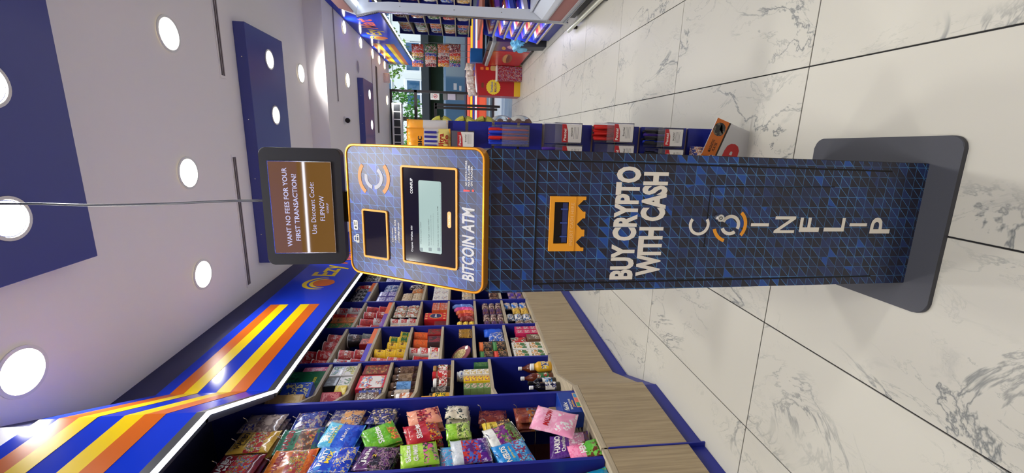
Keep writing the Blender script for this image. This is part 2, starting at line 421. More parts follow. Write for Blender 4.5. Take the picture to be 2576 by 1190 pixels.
# holes are shallow: fittings sit just below the ceiling skin
DL = [(420, 85, 'round white downlight in the ceiling beside the slot vent, right of the cable'), (470, 435, 'round white downlight in the ceiling midway between two slot vents'),
      (507, 690, 'round white downlight close to the slot vent over the Ezy Mart sign'), (50, 935, 'largest round downlight close to the diagonal striped fascia'),
      (755, 185, 'round white downlight just before the ceiling step')]
for x, y, lb in DL:
    p = onz(x, y, HC); downlight((p.x, p.y, HC - .007), .088, lb, power=.75 if x in (420, 755) else 1.)
for x, y in ((-.85, .35), (-.5, -.4), (-.94, 4.4), (1.5, -.4)):
    downlight((x, y, HC - .007), .088, 'round white downlight in the main ceiling away from the vents')
for k, (x, y) in enumerate(((873, 202), (973, 252))):
    p = onz(x, y, HL); downlight((p.x, p.y, HL - .007), .088, ('round downlight in the lowered ceiling beside the surveillance camera', 'round downlight in the lowered ceiling near the shop window')[k], 'round downlights in the lowered ceiling')
for x, y in ((863, 58), (905, 93), (935, 122), (952, 137), (966, 152)):
    p = onz(x, y, HL); downlight((min(p.x, XRF - .1), p.y, HL - .007), .075, 'downlight in the row along the Ezy Mart fascia by the shop window', 'row of downlights along the right fascia', .3)
for y in (6.4, 8.0): downlight((-.6, y, HL - .007), .088, 'round downlight in the lowered ceiling behind the kiosk', 'round downlights in the lowered ceiling')

# hanging navy boxes
def ceiling_box(x0, x1, y0, y1, z0, z1, label, lights=()):
    r = root('ceiling_panel', label, 'ceiling panel', ((x0 + x1) / 2, y0, z0), group='glossy navy panels hung under the ceiling')
    ox, oy = (x0 + x1) / 2, y0
    obj('box', bevel(bx(B(), x0 - ox, x1 - ox, 0, y1 - y0, 0, z1 - z0), .003, 1), NAVY, r)
    for k in range(4):
        obj('screw', lathe(B(), [(.006, 0), (.004, .004)], 10, Matrix.Translation((x0 - ox + .25 + k * (x1 - x0 - .5) / 3, 0, (z1 - z0) * .5)) @ Matrix.Rotation(PI / 2, 4, 'X')), CHROME, r)
    for lx, ly, lb in lights: downlight((lx, ly, z0 - .001), .07, lb, 'small downlights in the navy ceiling panels', 1.25 if y0 < 1 else .5)
    return r
zb2 = ony(614, 52, onz(583, 52, HC).y).z
n2a = onz(583, 52, HC); n2f = onz(708, 95, zb2)
l2 = [onz(677, 150, zb2), onz(693, 290, zb2)]
ceiling_box(-1.1, n2a.x, n2a.y, n2f.y, zb2, HC, 'glossy navy box hung under the ceiling between slot vent and ceiling step', [(p.x, p.y, 'small downlight in the navy box before the ceiling step') for p in l2])
n1a = onz(247, 644, zb2); n1r = 1.2
l1 = [onz(20, 550, zb2), onz(0, 215, zb2)]
ceiling_box(n1a.x, n1r, .2, n1a.y, zb2, HC, 'large glossy navy box hung under the ceiling where the cable rises', [(l1[0].x, l1[0].y, 'downlight in the large navy ceiling box beside the hanging cable'), (l1[1].x, l1[1].y - .05, 'downlight in the large navy ceiling box away from the cable'), (-.1, .55, 'downlight in the large navy ceiling box over the viewer'), (.75, .55, 'downlight in the large navy ceiling box over the viewer')])
n3a = onz(898, 195, HL); zb3 = ony(913, 195, n3a.y).z; n3f = onz(938, 205, zb3)
l3 = [onz(929, 238, zb3), onz(935, 314, zb3)]
ceiling_box(-.9, n3a.x, n3a.y, n3f.y, zb3, HL, 'far navy box hung under the lowered ceiling near the shop window', [(p.x, p.y, 'small downlight in the far navy box') for p in l3])

def slot_vent(p, q, z, label):
    """linear slot diffuser with two dark slots"""
    L = abs(q - p[0]); r = root('slot_vent', label, 'vent', (min(p[0], q), p[1], z), group='linear slot vents in the ceiling')
    obj('frame', ring(B(), [(-.02, -.035), (L + .02, -.035), (L + .02, .035), (-.02, .035)], [(0, -.026), (L, -.026), (L, .026), (0, .026)], -.005), CEILM, r)
    obj('duct', bx(B(), 0, L, -.026, .026, -.002, 0), M('slot_dark', (30, 28, 32), .8), r)
    for k in (-.026, -.004, .018): obj('blade', bx(B(), 0, L, k, k + .008, -.006, -.001), M('blade', (168, 158, 162), .5), r)
v = onz(560, 190, HC); v0 = onz(540, 0, HC); slot_vent((v.x, v.y), 1.3, HC, 'slot vent beside the round downlight, on the side of the open aisle')
v = onz(587, 395, HC); v0 = onz(634, 722, HC); slot_vent((v0.x + .04, v.y), v.x, HC, 'slot vent running towards the left bulkhead above the cable')
v = onz(850, 255, HL); slot_vent((v.x, v.y), 1.5, HL, 'slot vent in the lowered ceiling beside the surveillance camera')
v = onz(945, 140, HL); slot_vent((.2, 7.9), 1.28, HL, 'slot vent in the lowered ceiling close to the far navy box')

# surveillance camera, speaker grille, alarm, return air grille
p = onz(866, 303, HL); t = root('surveillance_camera', 'white surveillance camera with black lens under the lowered ceiling', 'camera', (p.x, p.y, HL))
obj('base', lathe(B(), [(.05, -.018), (.05, 0)], 24), WHITE, t)
bm = B(); bmesh.ops.create_uvsphere(bm, u_segments=20, v_segments=12, radius=.045, matrix=Matrix.Translation((0, -.01, -.05))); obj('ball', bm, WHITE, t, smooth=True)
obj('lens', lathe(B(), [(.032, 0), (.03, .02)], 20, Matrix.Translation((0, -.04, -.055)) @ Matrix.Rotation(PI / 2, 4, 'X')), BLACK, t)
p = onz(899, 168, HL); t = root('speaker', 'round white speaker grille flush in the lowered ceiling', 'speaker', (p.x, p.y, HL))
obj('rim', ring(B(), [(.1 * math.cos(a * PI / 14), .1 * math.sin(a * PI / 14)) for a in range(28)], [(.085 * math.cos(a * PI / 14), .085 * math.sin(a * PI / 14)) for a in range(28)], -.008), WHITE, t)
obj('grille', lathe(B(), [(.086, -.004), (.086, 0)], 28), M('grille', (178, 170, 182), .7, bump=.5, bscale=400), t)
p = onz(948, 230, HL); t = root('return_grille', 'long brown return air grille in the lowered ceiling', 'vent', (p.x, p.y, HL))
obj('frame', ring(B(), [(-.75, -.1), (.45, -.1), (.45, .1), (-.75, .1)], [(-.73, -.085), (.43, -.085), (.43, .085), (-.73, .085)], -.006), WHITE, t)
obj('filter', bx(B(), -.73, .43, -.085, .085, -.002, 0), M('filter', (104, 92, 88), .9, bump=.6, bscale=300), t)
p = onz(965, 196, HL); t = root('alarm_box', 'white alarm box hanging under the lowered ceiling by the window', 'alarm', (p.x, min(p.y, 9.5), HL))
obj('case', bevel(bx(B(), -.09, .09, -.03, .03, -.12, 0), .01), M('alarm_white', (225, 205, 200), .4), t)
obj('lens', bevel(bx(B(), -.07, .07, -.04, -.03, -.1, -.03), .006), M('alarm_lens', (235, 215, 210), .2), t)
# black cable from the kiosk up to the ceiling
# ------------------------------------------------------------------ the kiosk
def tri_mat(name, axis_u, axis_v, cell, dark, mid, lite, line, boost):
    m = bpy.data.materials.new(name); m.use_nodes = True
    n = m.node_tree.nodes; l = m.node_tree.links; b = n['Principled BSDF']; b.inputs['Roughness'].default_value = .38
    tc = n.new('ShaderNodeTexCoord'); sp = n.new('ShaderNodeSeparateXYZ'); l.new(tc.outputs['Object'], sp.inputs[0])
    u = math_node(n, l, 'DIVIDE', sp.outputs[axis_u], cell); v = math_node(n, l, 'DIVIDE', sp.outputs[axis_v], cell)
    u = math_node(n, l, 'ADD', u, 40.3); v = math_node(n, l, 'ADD', v, 20.2)
    fu = math_node(n, l, 'FLOOR', u); fv = math_node(n, l, 'FLOOR', v)
    ru = math_node(n, l, 'FRACT', u); rv = math_node(n, l, 'FRACT', v)
    tri = math_node(n, l, 'GREATER_THAN', ru, rv)
    cb = n.new('ShaderNodeCombineXYZ'); l.new(fu, cb.inputs[0]); l.new(fv, cb.inputs[1]); l.new(tri, cb.inputs[2])
    wn = n.new('ShaderNodeTexWhiteNoise'); wn.noise_dimensions = '3D'; l.new(cb.outputs[0], wn.inputs[0])
    cr = n.new('ShaderNodeValToRGB'); cr.color_ramp.interpolation = 'CONSTANT'; e = cr.color_ramp.elements
    e[0].position = 0; e[0].color = lin(dark); e[1].position = .42; e[1].color = lin([(a + b_) / 2 for a, b_ in zip(dark, mid)])
    q = e.new(.66); q.color = lin(mid); q = e.new(.88); q.color = lin(lite)
    big = n.new('ShaderNodeTexNoise'); big.inputs['Scale'].default_value = 4.5; l.new(tc.outputs['Object'], big.inputs[0])
    val = math_node(n, l, 'ADD', math_node(n, l, 'MULTIPLY', wn.outputs[0], .78), math_node(n, l, 'MULTIPLY', math_node(n, l, 'SUBTRACT', big.outputs[0], .36), .85))
    l.new(val, cr.inputs[0])
    d = math_node(n, l, 'MULTIPLY', math_node(n, l, 'ABSOLUTE', math_node(n, l, 'SUBTRACT', ru, rv)), .707)
    for r_ in (ru, rv):
        d = math_node(n, l, 'MINIMUM', d, math_node(n, l, 'MINIMUM', r_, math_node(n, l, 'SUBTRACT', 1., r_)))
    ln = math_node(n, l, 'LESS_THAN', d, .02)
    ns = n.new('ShaderNodeTexNoise'); ns.inputs['Scale'].default_value = 11.; l.new(tc.outputs['Object'], ns.inputs[0])
    mr = n.new('ShaderNodeMapRange'); mr.inputs[1].default_value = .35; mr.inputs[2].default_value = .65; mr.inputs[3].default_value = .25; mr.inputs[4].default_value = 1.; l.new(ns.outputs[0], mr.inputs[0])
    f = math_node(n, l, 'MULTIPLY', ln, mr.outputs[0])
    mx = n.new('ShaderNodeMix'); mx.data_type = 'RGBA'; l.new(f, mx.inputs[0]); l.new(cr.outputs[0], mx.inputs[6]); mx.inputs[7].default_value = lin(line)
    l.new(mx.outputs[2], b.inputs['Base Color'])
    return m
TRI = tri_mat('kiosk_triangles', 0, 2, .0245, (36, 36, 54), (38, 54, 102), (32, 78, 160), (78, 146, 206), 1)
TRIH = tri_mat('kiosk_head_triangles', 0, 1, .0245, (35, 40, 80), (36, 56, 126), (42, 78, 178), (70, 130, 214), 1)
GOLD = M('gold_frame', (206, 136, 26), .28, .55)
ORANGE = M('kiosk_orange', (243, 165, 46), .4)
PLATE = M('plate_grey', (62, 64, 72), .55, bump=.15, bscale=600)
DARK = M('screen_black', (24, 20, 34), .08, coat=.5)
KW = M('kiosk_white', (236, 232, 220), .5)
GREYCASE = M('kiosk_case', (48, 50, 58), .4)

KA = math.radians(1.5)
kx, ky = -.183, .905
K = root('bitcoin_kiosk', 'tall blue triangle-patterned bitcoin ATM kiosk with gold trimmed head on a grey floor plate', 'kiosk', (kx, ky, 0), KA)
KM = Matrix.Translation((kx, ky, 0)) @ Matrix.Rotation(KA, 4, 'Z'); KI = KM.inverted()
def kl(x, y, depth=0., z=None):
    """photo pixel -> kiosk coordinates on its front face"""
    n_ = (KM.to_3x3() @ Vector((0, 1, 0)))
    return KI @ onplane(x, y, KM @ Vector((0, depth, 0)), n_)
# floor plate
obj('floor_plate', bevel(prism(B(), rrect(.432, .415, .03, 6, 0, .142), .012), .002, 1), PLATE, K)
# cabinet body: slightly tapered sheet metal case, rounded at the top corners
def body_outline(w0, w1, h_, r, n=8):
    p = [(-w0 / 2, 0), (w0 / 2, 0)]
    for k, sx in ((0, 1), (1, -1)):
        for i in range(n + 1):
            a = (i / n) * PI / 2 + k * PI / 2
            p.append((sx * (w1 / 2 - r) + r * math.cos(a), h_ - r + r * math.sin(a)))
    return p
BW0, BW1, BZ = .302, .322, 1.078
FB = frame_mat((0, 0, 0), (1, 0, 0), (0, 0, 1))
obj('cabinet', prism(B(), body_outline(BW0, BW1, BZ, .022), -.31, lambda u, v, w_: (u, .003 - w_, v + .012)), GREYCASE, K)
face = obj('front_skin', prism(B(), body_outline(BW0 - .002, BW1 - .002, BZ - .004, .021), -.004, lambda u, v, w_: (u, -w_ - .001, v + .012)), TRI, K)
# door seam (dark groove lines), inset panel seam
GR = M('groove', (8, 9, 16), .6)
def seam(pts, wd, name='door_seam', parent=K):
    bm = B()
    for (a, b_) in zip(pts, pts[1:]):
        a, b_ = Vector(a), Vector(b_); t = (b_ - a).normalized(); s = Vector((-t.y, t.x)) * wd / 2; a -= t * wd / 2; b_ += t * wd / 2
        prism(bm, [(a - s)[:], (b_ - s)[:], (b_ + s)[:], (a + s)[:]], .0012, lambda u, v, w_: (u, -.0012 - w_ * .6, v))
    return obj(name, bm, GR, parent)
def uv(x, y): p = kl(x, y); return (p.x, p.z)
seam([uv(2242, 431), uv(1353, 402), uv(1343, 714), uv(2186, 694)], .0035)
seam([uv(2098, 470), uv(1788, 470), uv(1770, 620)], .0016, 'hatch_seam')
# letters on the face
def face_text(s, x0, y0, x1, y1, m=KW, bold=.02, shear=0., sp=1.):
    a, b_ = kl(x0, y0), kl(x1, y1)     # pixel of lower-left and upper-right corner (upright sense)
    fm = frame_mat((0, -.0014, 0), (1, 0, 0), (0, 0, 1))
    return text(s, m, K, fm, (a.x + b_.x) / 2, (a.z + b_.z) / 2, abs(b_.x - a.x), abs(b_.z - a.z), .0008, bold, shear, sp)
face_text('BUY CRYPTO', 1590, 702, 1552, 418, bold=.045)
face_text('WITH CASH', 1657, 693, 1619, 432, bold=.045)
FBM = frame_mat((0, -.0016, 0), (1, 0, 0), (0, 0, 1))
def face_c(x, y): p = kl(x, y); return p.x, p.z
u, v = face_c(1758, 565); patch('letter_c', KW, K, FBM, arc_pts(.0185, .0255, PI * .30, PI * 1.70, 20, u, v))
u, v = face_c(1836, 566)
patch('coin_ring', KW, K, FBM, arc_pts(.0165, .0245, PI * .62, PI * 1.22, 14, u, v)); patch('coin_ring', KW, K, FBM, arc_pts(.0165, .0245, PI * 1.36, PI * 2.38, 18, u, v))
patch('coin_arc', ORANGE, K, FBM, arc_pts(.034, .042, PI * .58, PI * .92, 14, u, v + .002)); patch('coin_arc', ORANGE, K, FBM, arc_pts(.034, .042, PI * 1.28, PI * 1.78, 14, u, v))
for s, xa, xb, y, hw in (('I', 1888, 1932, 565, 4), ('N', 1950, 1995, 565, 21), ('F', 2013, 2057, 565, 18), ('L', 2075, 2120, 565, 17), ('I', 2136, 2178, 565, 4), ('P', 2192, 2234, 567, 20)):
    face_text(s, xb, y + hw, xa, y - hw, bold=.012)
# key lock in the hatch
u, v = face_c(1806, 547); t = Matrix.Translation((u, -.001, v)) @ Matrix.Rotation(PI / 2, 4, 'X')
obj('key_lock', lathe(B(), [(.011, 0), (.011, .006), (.0085, .011), (.006, .011)], 20, t), CHROME, K, smooth=True)
obj('key_hole', ring(B(), [(.004 * math.cos(a * PI / 8), .004 * math.sin(a * PI / 8)) for a in range(16)], [(.0025 * math.cos(a * PI / 8), .0025 * math.sin(a * PI / 8)) for a in range(16)], .001, lambda a, b_, c: t @ Vector((a, b_, .0105 + c))), BLACK, K)
# bill slot: orange plate with pointed tabs
u0, v1 = uv(1378, 630); u1, v0 = uv(1473, 494)
def slot_outline():
    W = u1 - u0; H = v1 - v0; p = [(u0, v1), (u0, v0)]
    nt_ = 3; a = W * .12; st = (W - 2 * a) / nt_
    p += [(u0 + a * .6, v0)]
    x = u0 + a * .9
    for k in range(nt_):
        x = u0 + a + k * st
        p += [(x + st * .02, v0 + H * .10), (x + st * .28, v0 + H * .24), (x + st * .5, v0 + H * .08), (x + st * .32, v0 + H * .06), (x + st * .32, v0), (x + st * .96, v0), (x + st * .96, v0 + H * .05)]
    return p
W = u1 - u0; H = v1 - v0
up_ = [(u0, v0 + H * .30), (u1, v0 + H * .30), (u1, v1), (u0, v1)]
sx0, sx1, sz0, sz1 = u0 + W * .14, u1 - W * .10, v0 + H * .47, v0 + H * .88
bmS = B(); fS = lambda a, b_, c: (a, -.0012 - c, b_)
ring(bmS, [(u0, v0 + H * .28), (u1, v0 + H * .28), (u1, v1), (u0, v1)], [(sx0, sz0), (sx1, sz0), (sx1, sz1), (sx0, sz1)], .007, fS)
bill = obj('bill_slot_plate', bmS, ORANGE, K)
bmT = B()     # lower fringe: arrow shaped cut-outs between tabs
nA = 3; st = W / nA
for k in range(nA):
    x = u0 + k * st
    prism(bmT, [(x, v0 + H * .28), (x + st * .5, v0 + H * .28), (x + st * .5, v0 + H * .23), (x + st * .18, v0 + H * .07), (x + st * .18, v0), (x, v0)], .006, fS)
    prism(bmT, [(x + st * .5, v0 + H * .28), (x + st, v0 + H * .28), (x + st, v0), (x + st * .82, v0), (x + st * .82, v0 + H * .07), (x + st * .5, v0 + H * .23)], .006, fS)
obj('arrow_fringe', bmT, ORANGE, bill)
obj('slot_recess', bx(B(), sx0, sx1, -.0022, -.001, sz0, sz1), M('slot_black', (10, 11, 26), .3), bill)
obj('slot_shutter', bx(B(), sx0 + .002, sx1 - .002, -.0045, -.0018, sz0 + .002, sz0 + (sz1 - sz0) * .42), M('shutter_blue', (34, 52, 110), .2, coat=.4), bill)
for k in (.17, .5, .83): obj('shutter_rib', bx(B(), sx0 + (sx1 - sx0) * k - .0015, sx0 + (sx1 - sx0) * k + .0015, -.006, -.0045, sz0 + .002, sz0 + .018), M('rib_blue', (58, 84, 160), .3), bill)
fmS = frame_mat((0, -.0084, 0), (1, 0, 0), (0, 0, 1))
text('INSERT CASH HERE', M('slot_text', (250, 196, 120), .5), bill, fmS, (u0 + u1) / 2, v0 + H * .38, W * .78, .0075, .0003, .01)

# head: slanted panel on a gold tray
hb = Vector((-.1817, .889, 1.0843)); PHI = .5311
Wd, Lh = .322, .3813
HMl = KI @ Matrix.Translation(hb) @ Matrix.Rotation(.0134, 4, 'Z') @ Matrix.Rotation(PI / 2 - PHI, 4, 'X')   # local x right, y up the slope, z out of the panel
# rotation about X by (90deg - phi): y axis -> (0, cos, sin) tilted back
head = bpy.data.objects.new('head', None)
def hobj(name, bm, m, parent=K, smooth=False):
    if isinstance(bm, bmesh.types.BMesh):
        for v_ in bm.verts: v_.co = HMl @ v_.co
    return obj(name, bm, m, parent, smooth=smooth)
def hset(o):
    o.matrix_local = HMl; return o
ro = rrect(Wd, Lh, .026, 8, 0, Lh / 2)
casing = obj('head_casing', bevel(prism(B(), rrect(Wd - .012, Lh - .012, .022, 8, 0, Lh / 2), -.075), .004, 2), M('gold_casing', (206, 150, 50), .4, .3), K); hset(casing)
rim = obj('gold_rim', bevel(ring(B(), ro, rrect(Wd - .012, Lh - .012, .021, 8, 0, Lh / 2), -.022, lambda a, b_, c: (a, b_, c + .006)), .0015, 1), GOLD, K); hset(rim)
rim2 = obj('gold_rim', ring(B(), rrect(Wd - .006, Lh - .006, .023, 8, 0, Lh / 2), rrect(Wd - .02, Lh - .02, .021, 8, 0, Lh / 2), -.008, lambda a, b_, c: (a, b_, c - .02)), GOLD, K); hset(rim2)
panel = obj('head_panel', prism(B(), rrect(Wd - .0125, Lh - .0125, .021, 8, 0, Lh / 2), .003, lambda a, b_, c: (a, b_, c + .0005)), TRIH, K); hset(panel)
neck = obj('neck', bx(B(), -.13, .13, .05, .24, 1.02, 1.098), M('neck_gold', (196, 150, 62), .45, .2), K)
HI = (KM @ HMl).inverted()
def hp(x, y):
    n_ = (KM @ HMl).to_3x3() @ Vector((0, 0, 1)); q = HI @ onplane(x, y, KM @ (HMl @ Vector((0, 0, .004))), n_); return q.x, q.y
HF = HMl @ Matrix.Translation((0, 0, .0038))
def htext(s, x0, y0, x1, y1, m=KW, bold=.01, shear=0., parent=K, lift=.0004):
    a, b_ = hp(x0, y0), hp(x1, y1)
    return text(s, m, parent, HF, (a[0] + b_[0]) / 2, (a[1] + b_[1]) / 2, abs(b_[0] - a[0]), abs(b_[1] - a[1]), lift, bold, shear)
htext('BITCOIN ATM', 1193, 709, 1162, 521, M('silver_print', (196, 197, 200), .35), .03, .1)
wm = M('warn_white', (228, 228, 226), .5)
htext('NO KEYS IN STORE.', 1175, 468, 1170.5, 403, wm); htext('POLICE ALARM.', 1182, 469, 1177.5, 415, wm); htext('GPS TRACKER.', 1189, 469, 1184.5, 418, wm)
a = hp(1175, 480); patch('warning_mark', M('warn_red', (222, 72, 70), .5), K, HF, [(a[0] - .0016, a[1] - .007), (a[0] + .0016, a[1] - .007), (a[0] + .0024, a[1] + .009), (a[0] - .0024, a[1] + .009)])
a = hp(1190, 480); patch('warning_mark', M('warn_red'), K, HF, [(a[0] + .0028 * math.cos(i * PI / 8), a[1] + .0028 * math.sin(i * PI / 8)) for i in range(16)])
def hscreen(name, c, m=DARK, gw=.0045, z=.005):
    pts = [hp(*q) for q in c]; cx = sum(p[0] for p in pts) / 4; cy = sum(p[1] for p in pts) / 4
    w_ = abs(pts[1][0] - pts[0][0] + pts[2][0] - pts[3][0]) / 2; h_ = abs(pts[0][1] - pts[3][1] + pts[1][1] - pts[2][1]) / 2
    s = patch(name, m, K, HF, rrect(w_, h_, .003, 3, cx, cy), .0012)
    patch('bezel', ORANGE, s, HF, [], .001) if False else None
    bm = ring(B(), rrect(w_ + gw * 2, h_ + gw * 2, .006, 4, cx, cy), rrect(w_, h_, .003, 4, cx, cy), .004, lambda u_, v_, q: HF @ Vector((u_, v_, q)))
    obj('bezel', bm, ORANGE, s)
    return s, cx, cy, w_, h_
hscreen('scanner_window', [(919, 646), (916, 530), (973, 536), (977, 645)][:4] and [(921, 642), (916, 529), (973, 535), (976, 649)])
s1, cx, cy, sw, sh = hscreen('touch_screen', [(1018, 655), (1015, 420), (1148, 428), (1148, 674)])
SM = M('screen_panel', (30, 36, 36), .2, emit=(176, 204, 200), es=.86)
a, b_ = hp(1112, 640), hp(1053, 453)
patch('screen_card', SM, s1, HF, rrect(abs(b_[0] - a[0]), abs(b_[1] - a[1]), .004, 4, (a[0] + b_[0]) / 2, (a[1] + b_[1]) / 2), .0004, .0012)
SW_ = M('screen_white', (225, 228, 230), .4, emit=(225, 228, 230), es=.5); SK = M('screen_ink', (40, 52, 60), .5)
htext('Crypto Wallet 101', 1041, 633, 1034, 568, SW_, .004, 0, s1, .0014); htext('COINFLIP', 1039, 487, 1032, 448, SW_, .006, 0, s1, .0014)
for s, x, y0, y1, h_ in (('What is a crypto wallet?', 1060, 614, 558, 5), ('A digital tool that allows you to securely access crypto. Think of it as your crypto safety deposit box.', 1065, 614, 465, 3), ('How do I get a crypto wallet?', 1080, 618, 550, 5), ('Visit the app store and download the CoinFlip wallet.', 1085.5, 617, 540, 3), ('This is paid to make all crypto deposits from purchases the right one.', 1091, 617, 536, 2.5), ('How do I scan my crypto wallet at this ATM?', 1103, 620, 518, 5), ('Open your app > Click "receive" to find your QR code > Scan this code on the ATM screen as directed', 1109, 622, 460, 3)):
    htext(s, x + h_ / 2, y0, x - h_ / 2, y1, SK, .004, 0, s1, .0019)
for x in (1061, 1083, 1105):
    a = hp(x, 627); patch('icon', M('icon_grey', (120, 140, 145), .5), s1, HF, rrect(.008, .008, .001, 2, a[0], a[1]), .0003, .0017)
a = hp(1131, 553); patch('start_button', M('start_orange', (240, 165, 96), .4, emit=(240, 165, 96), es=.35), s1, HF, rrect(.037, .0095, .0045, 5, a[0], a[1]), .0004, .0013)
htext('Tap to Start', 1133, 566, 1129, 540, SW_, .006, 0, s1, .0019)
# logo on the head
u, v = hp(940, 447)
patch('coin_ring', M('logo_white', (176, 178, 188), .45), K, HF, arc_pts(.0185, .0275, PI * .40, PI * .93, 16, u, v)); patch('coin_ring', M('logo_white'), K, HF, arc_pts(.0185, .0275, PI * 1.02, PI * 1.82, 20, u, v))
OR2 = M('logo_orange', (206, 138, 66), .45)
patch('coin_arc', OR2, K, HF, arc_pts(.0385, .048, PI * .27, PI * .80, 16, u, v)); patch('coin_arc', OR2, K, HF, arc_pts(.0385, .048, PI * 1.22, PI * 1.74, 16, u, v))
htext('Learn more:', 990, 608, 985, 573, KW, .004, 0); htext('1300 689 526', 997.5, 610, 992, 553, KW, .01, .1); htext('coinflip.tech', 1007, 611, 1000, 560, KW, .01, .1)
# small card and hand icons
a = hp(895, 566); patch('id_card_icon', KW, K, HF, rrect(.024, .013, .002, 3, a[0], a[1])); patch('icon_mark', GREYCASE, K, HF, rrect(.005, .007, .001, 2, a[0] - .006, a[1]), .0004, .0005)
for k in (-.003, .001, .004): patch('icon_mark', GREYCASE, K, HF, rrect(.010, .0012, .0004, 1, a[0] + .004, a[1] + k), .0004, .0005)
a = hp(897, 600)
bm = ring(B(), rrect(.014, .017, .003, 3, a[0], a[1]), rrect(.010, .013, .002, 3, a[0], a[1]), .0005, lambda p, q, r_: HF @ Vector((p, q, r_))); obj('phone_icon', bm, KW, K)
bm = ring(B(), rrect(.022, .010, .003, 3, a[0] + .001, a[1] - .004), rrect(.018, .006, .002, 3, a[0] + .001, a[1] - .004), .0005, lambda p, q, r_: HF @ Vector((p, q, r_))); obj('hand_icon', bm, KW, K)

# topper monitor on a short post
MW, MHh = .30, .1932
mp0 = Vector((-.1884, 1.1258, 1.4393))
T = root('display_monitor', 'black framed advertising screen mounted above the bitcoin kiosk', 'screen', mp0, .0218); T.rotation_euler[0] = .0285
FM = frame_mat((0, 0, 0), (1, 0, 0), (0, 0, 1))
CASE = M('monitor_black', (30, 31, 36), .45)
obj('casing', bevel(prism(B(), rrect(MW, MHh, .016, 6, 0, MHh / 2), -.035, lambda a, b_, c: (a, -c - .002 + .002, b_)), .003, 2), CASE, T)
TMi = (Matrix.Translation(mp0) @ Matrix.Rotation(.0218, 4, 'Z')).inverted()
def tp(x, y):
    q = TMi @ onplane(x, y, mp0, (-CF + Vector((0, 0, 0))) if False else Matrix.Rotation(.0218, 3, 'Z') @ Vector((0, 1, 0))); return q.x, q.z
m_ = lambda a, b_: tp(640 + a / 3.5, 340 + b_ / 3.5)
c4 = [m_(202, 1030), m_(122, 230), m_(668, 238), m_(722, 1028)]
scx = sum(p[0] for p in c4) / 4; scz = sum(p[1] for p in c4) / 4; sw_ = (c4[1][0] - c4[0][0] + c4[2][0] - c4[3][0]) / 2; shh = (c4[0][1] + c4[1][1] - c4[2][1] - c4[3][1]) / 2
FT = frame_mat((0, -.0012, 0), (1, 0, 0), (0, 0, 1))
SB = M('ad_screen', (30, 22, 12), .03, emit=(140, 98, 44), es=.62, coat=1.)
scr = patch('screen', SB, T, FT, rrect(sw_, shh, .001, 1, scx, scz), .0012)
obj('screen_edge', ring(B(), rrect(sw_ + .003, shh + .003, .0015, 2, scx, scz), rrect(sw_, shh, .001, 2, scx, scz), .002, lambda a, b_, c: FT @ Vector((a, b_, c))), CHROME, T)
ST = M('ad_text', (150, 150, 190), .4, emit=(178, 184, 214), es=.62)
def ttext(s, x0, y0, x1, y1, bold=.012):
    # four numbers are zoom coordinates: left end (x0,y0), right end (x1,y1) of the line's middle
    a, b_ = m_(x0, y0), m_(x1, y1); return a, b_
for s, cxp, cyp, y_l, y_r, h_, bo in (('WANT NO FEES FOR YOUR', 296, 628, 975, 285, .0115, .014), ('FIRST TRANSACTION?', 374, 632, 925, 340, .0115, .014), ('Use Discount Code:', 520, 640, 865, 415, .0115, .002), ('FLIPNOW', 600, 640, 750, 533, .0115, .002), ('COINFLIP', 648, 640, 685, 598, .0048, .004)):
    a, b_ = m_(cxp, y_l), m_(cxp, y_r); c = m_(cxp, (y_l + y_r) / 2)
    text(s, ST, scr, FT, (a[0] + b_[0]) / 2, c[1], abs(b_[0] - a[0]), h_, .0017, bo)
obj('post', bx(B(), -.04, .04, .02, .05, -.16, .06), BLACK, T)
# cable from the monitor to the ceiling
cb = root('power_cable', 'thin black power cable rising from the screen to the ceiling box', 'cable', (0, 0, 0))
pts = []
for x, y in ((662, 505), (600, 505), (540, 507), (430, 512), (330, 515), (220, 516), (110, 513), (0, 513)):
    yy = 1.16 + (662 - x) / 662 * .12; pts.append(ony(x, y, yy))
top = Vector((pts[-1].x + .0, pts[-1].y + .02, zb2)); pts.append(pts[-1].lerp(top, .5)); pts.append(top)
pts.insert(0, Vector((pts[0].x, 1.17, 1.56)))
def spline(P, k=6):
    out = []
    for i in range(len(P) - 1):
        p0, p1, p2, p3 = P[max(i - 1, 0)], P[i], P[i + 1], P[min(i + 2, len(P) - 1)]
        for j in range(k):
            t_ = j / k; out.append(.5 * ((2 * p1) + (p2 - p0) * t_ + (2 * p0 - 5 * p1 + 4 * p2 - p3) * t_ ** 2 + (3 * p1 - p0 - 3 * p2 + p3) * t_ ** 3))
    return out + [P[-1]]
obj('cord', tube(B(), spline(pts), .0032, 8), M('cable_black', (52, 54, 66), .5), cb, smooth=True)
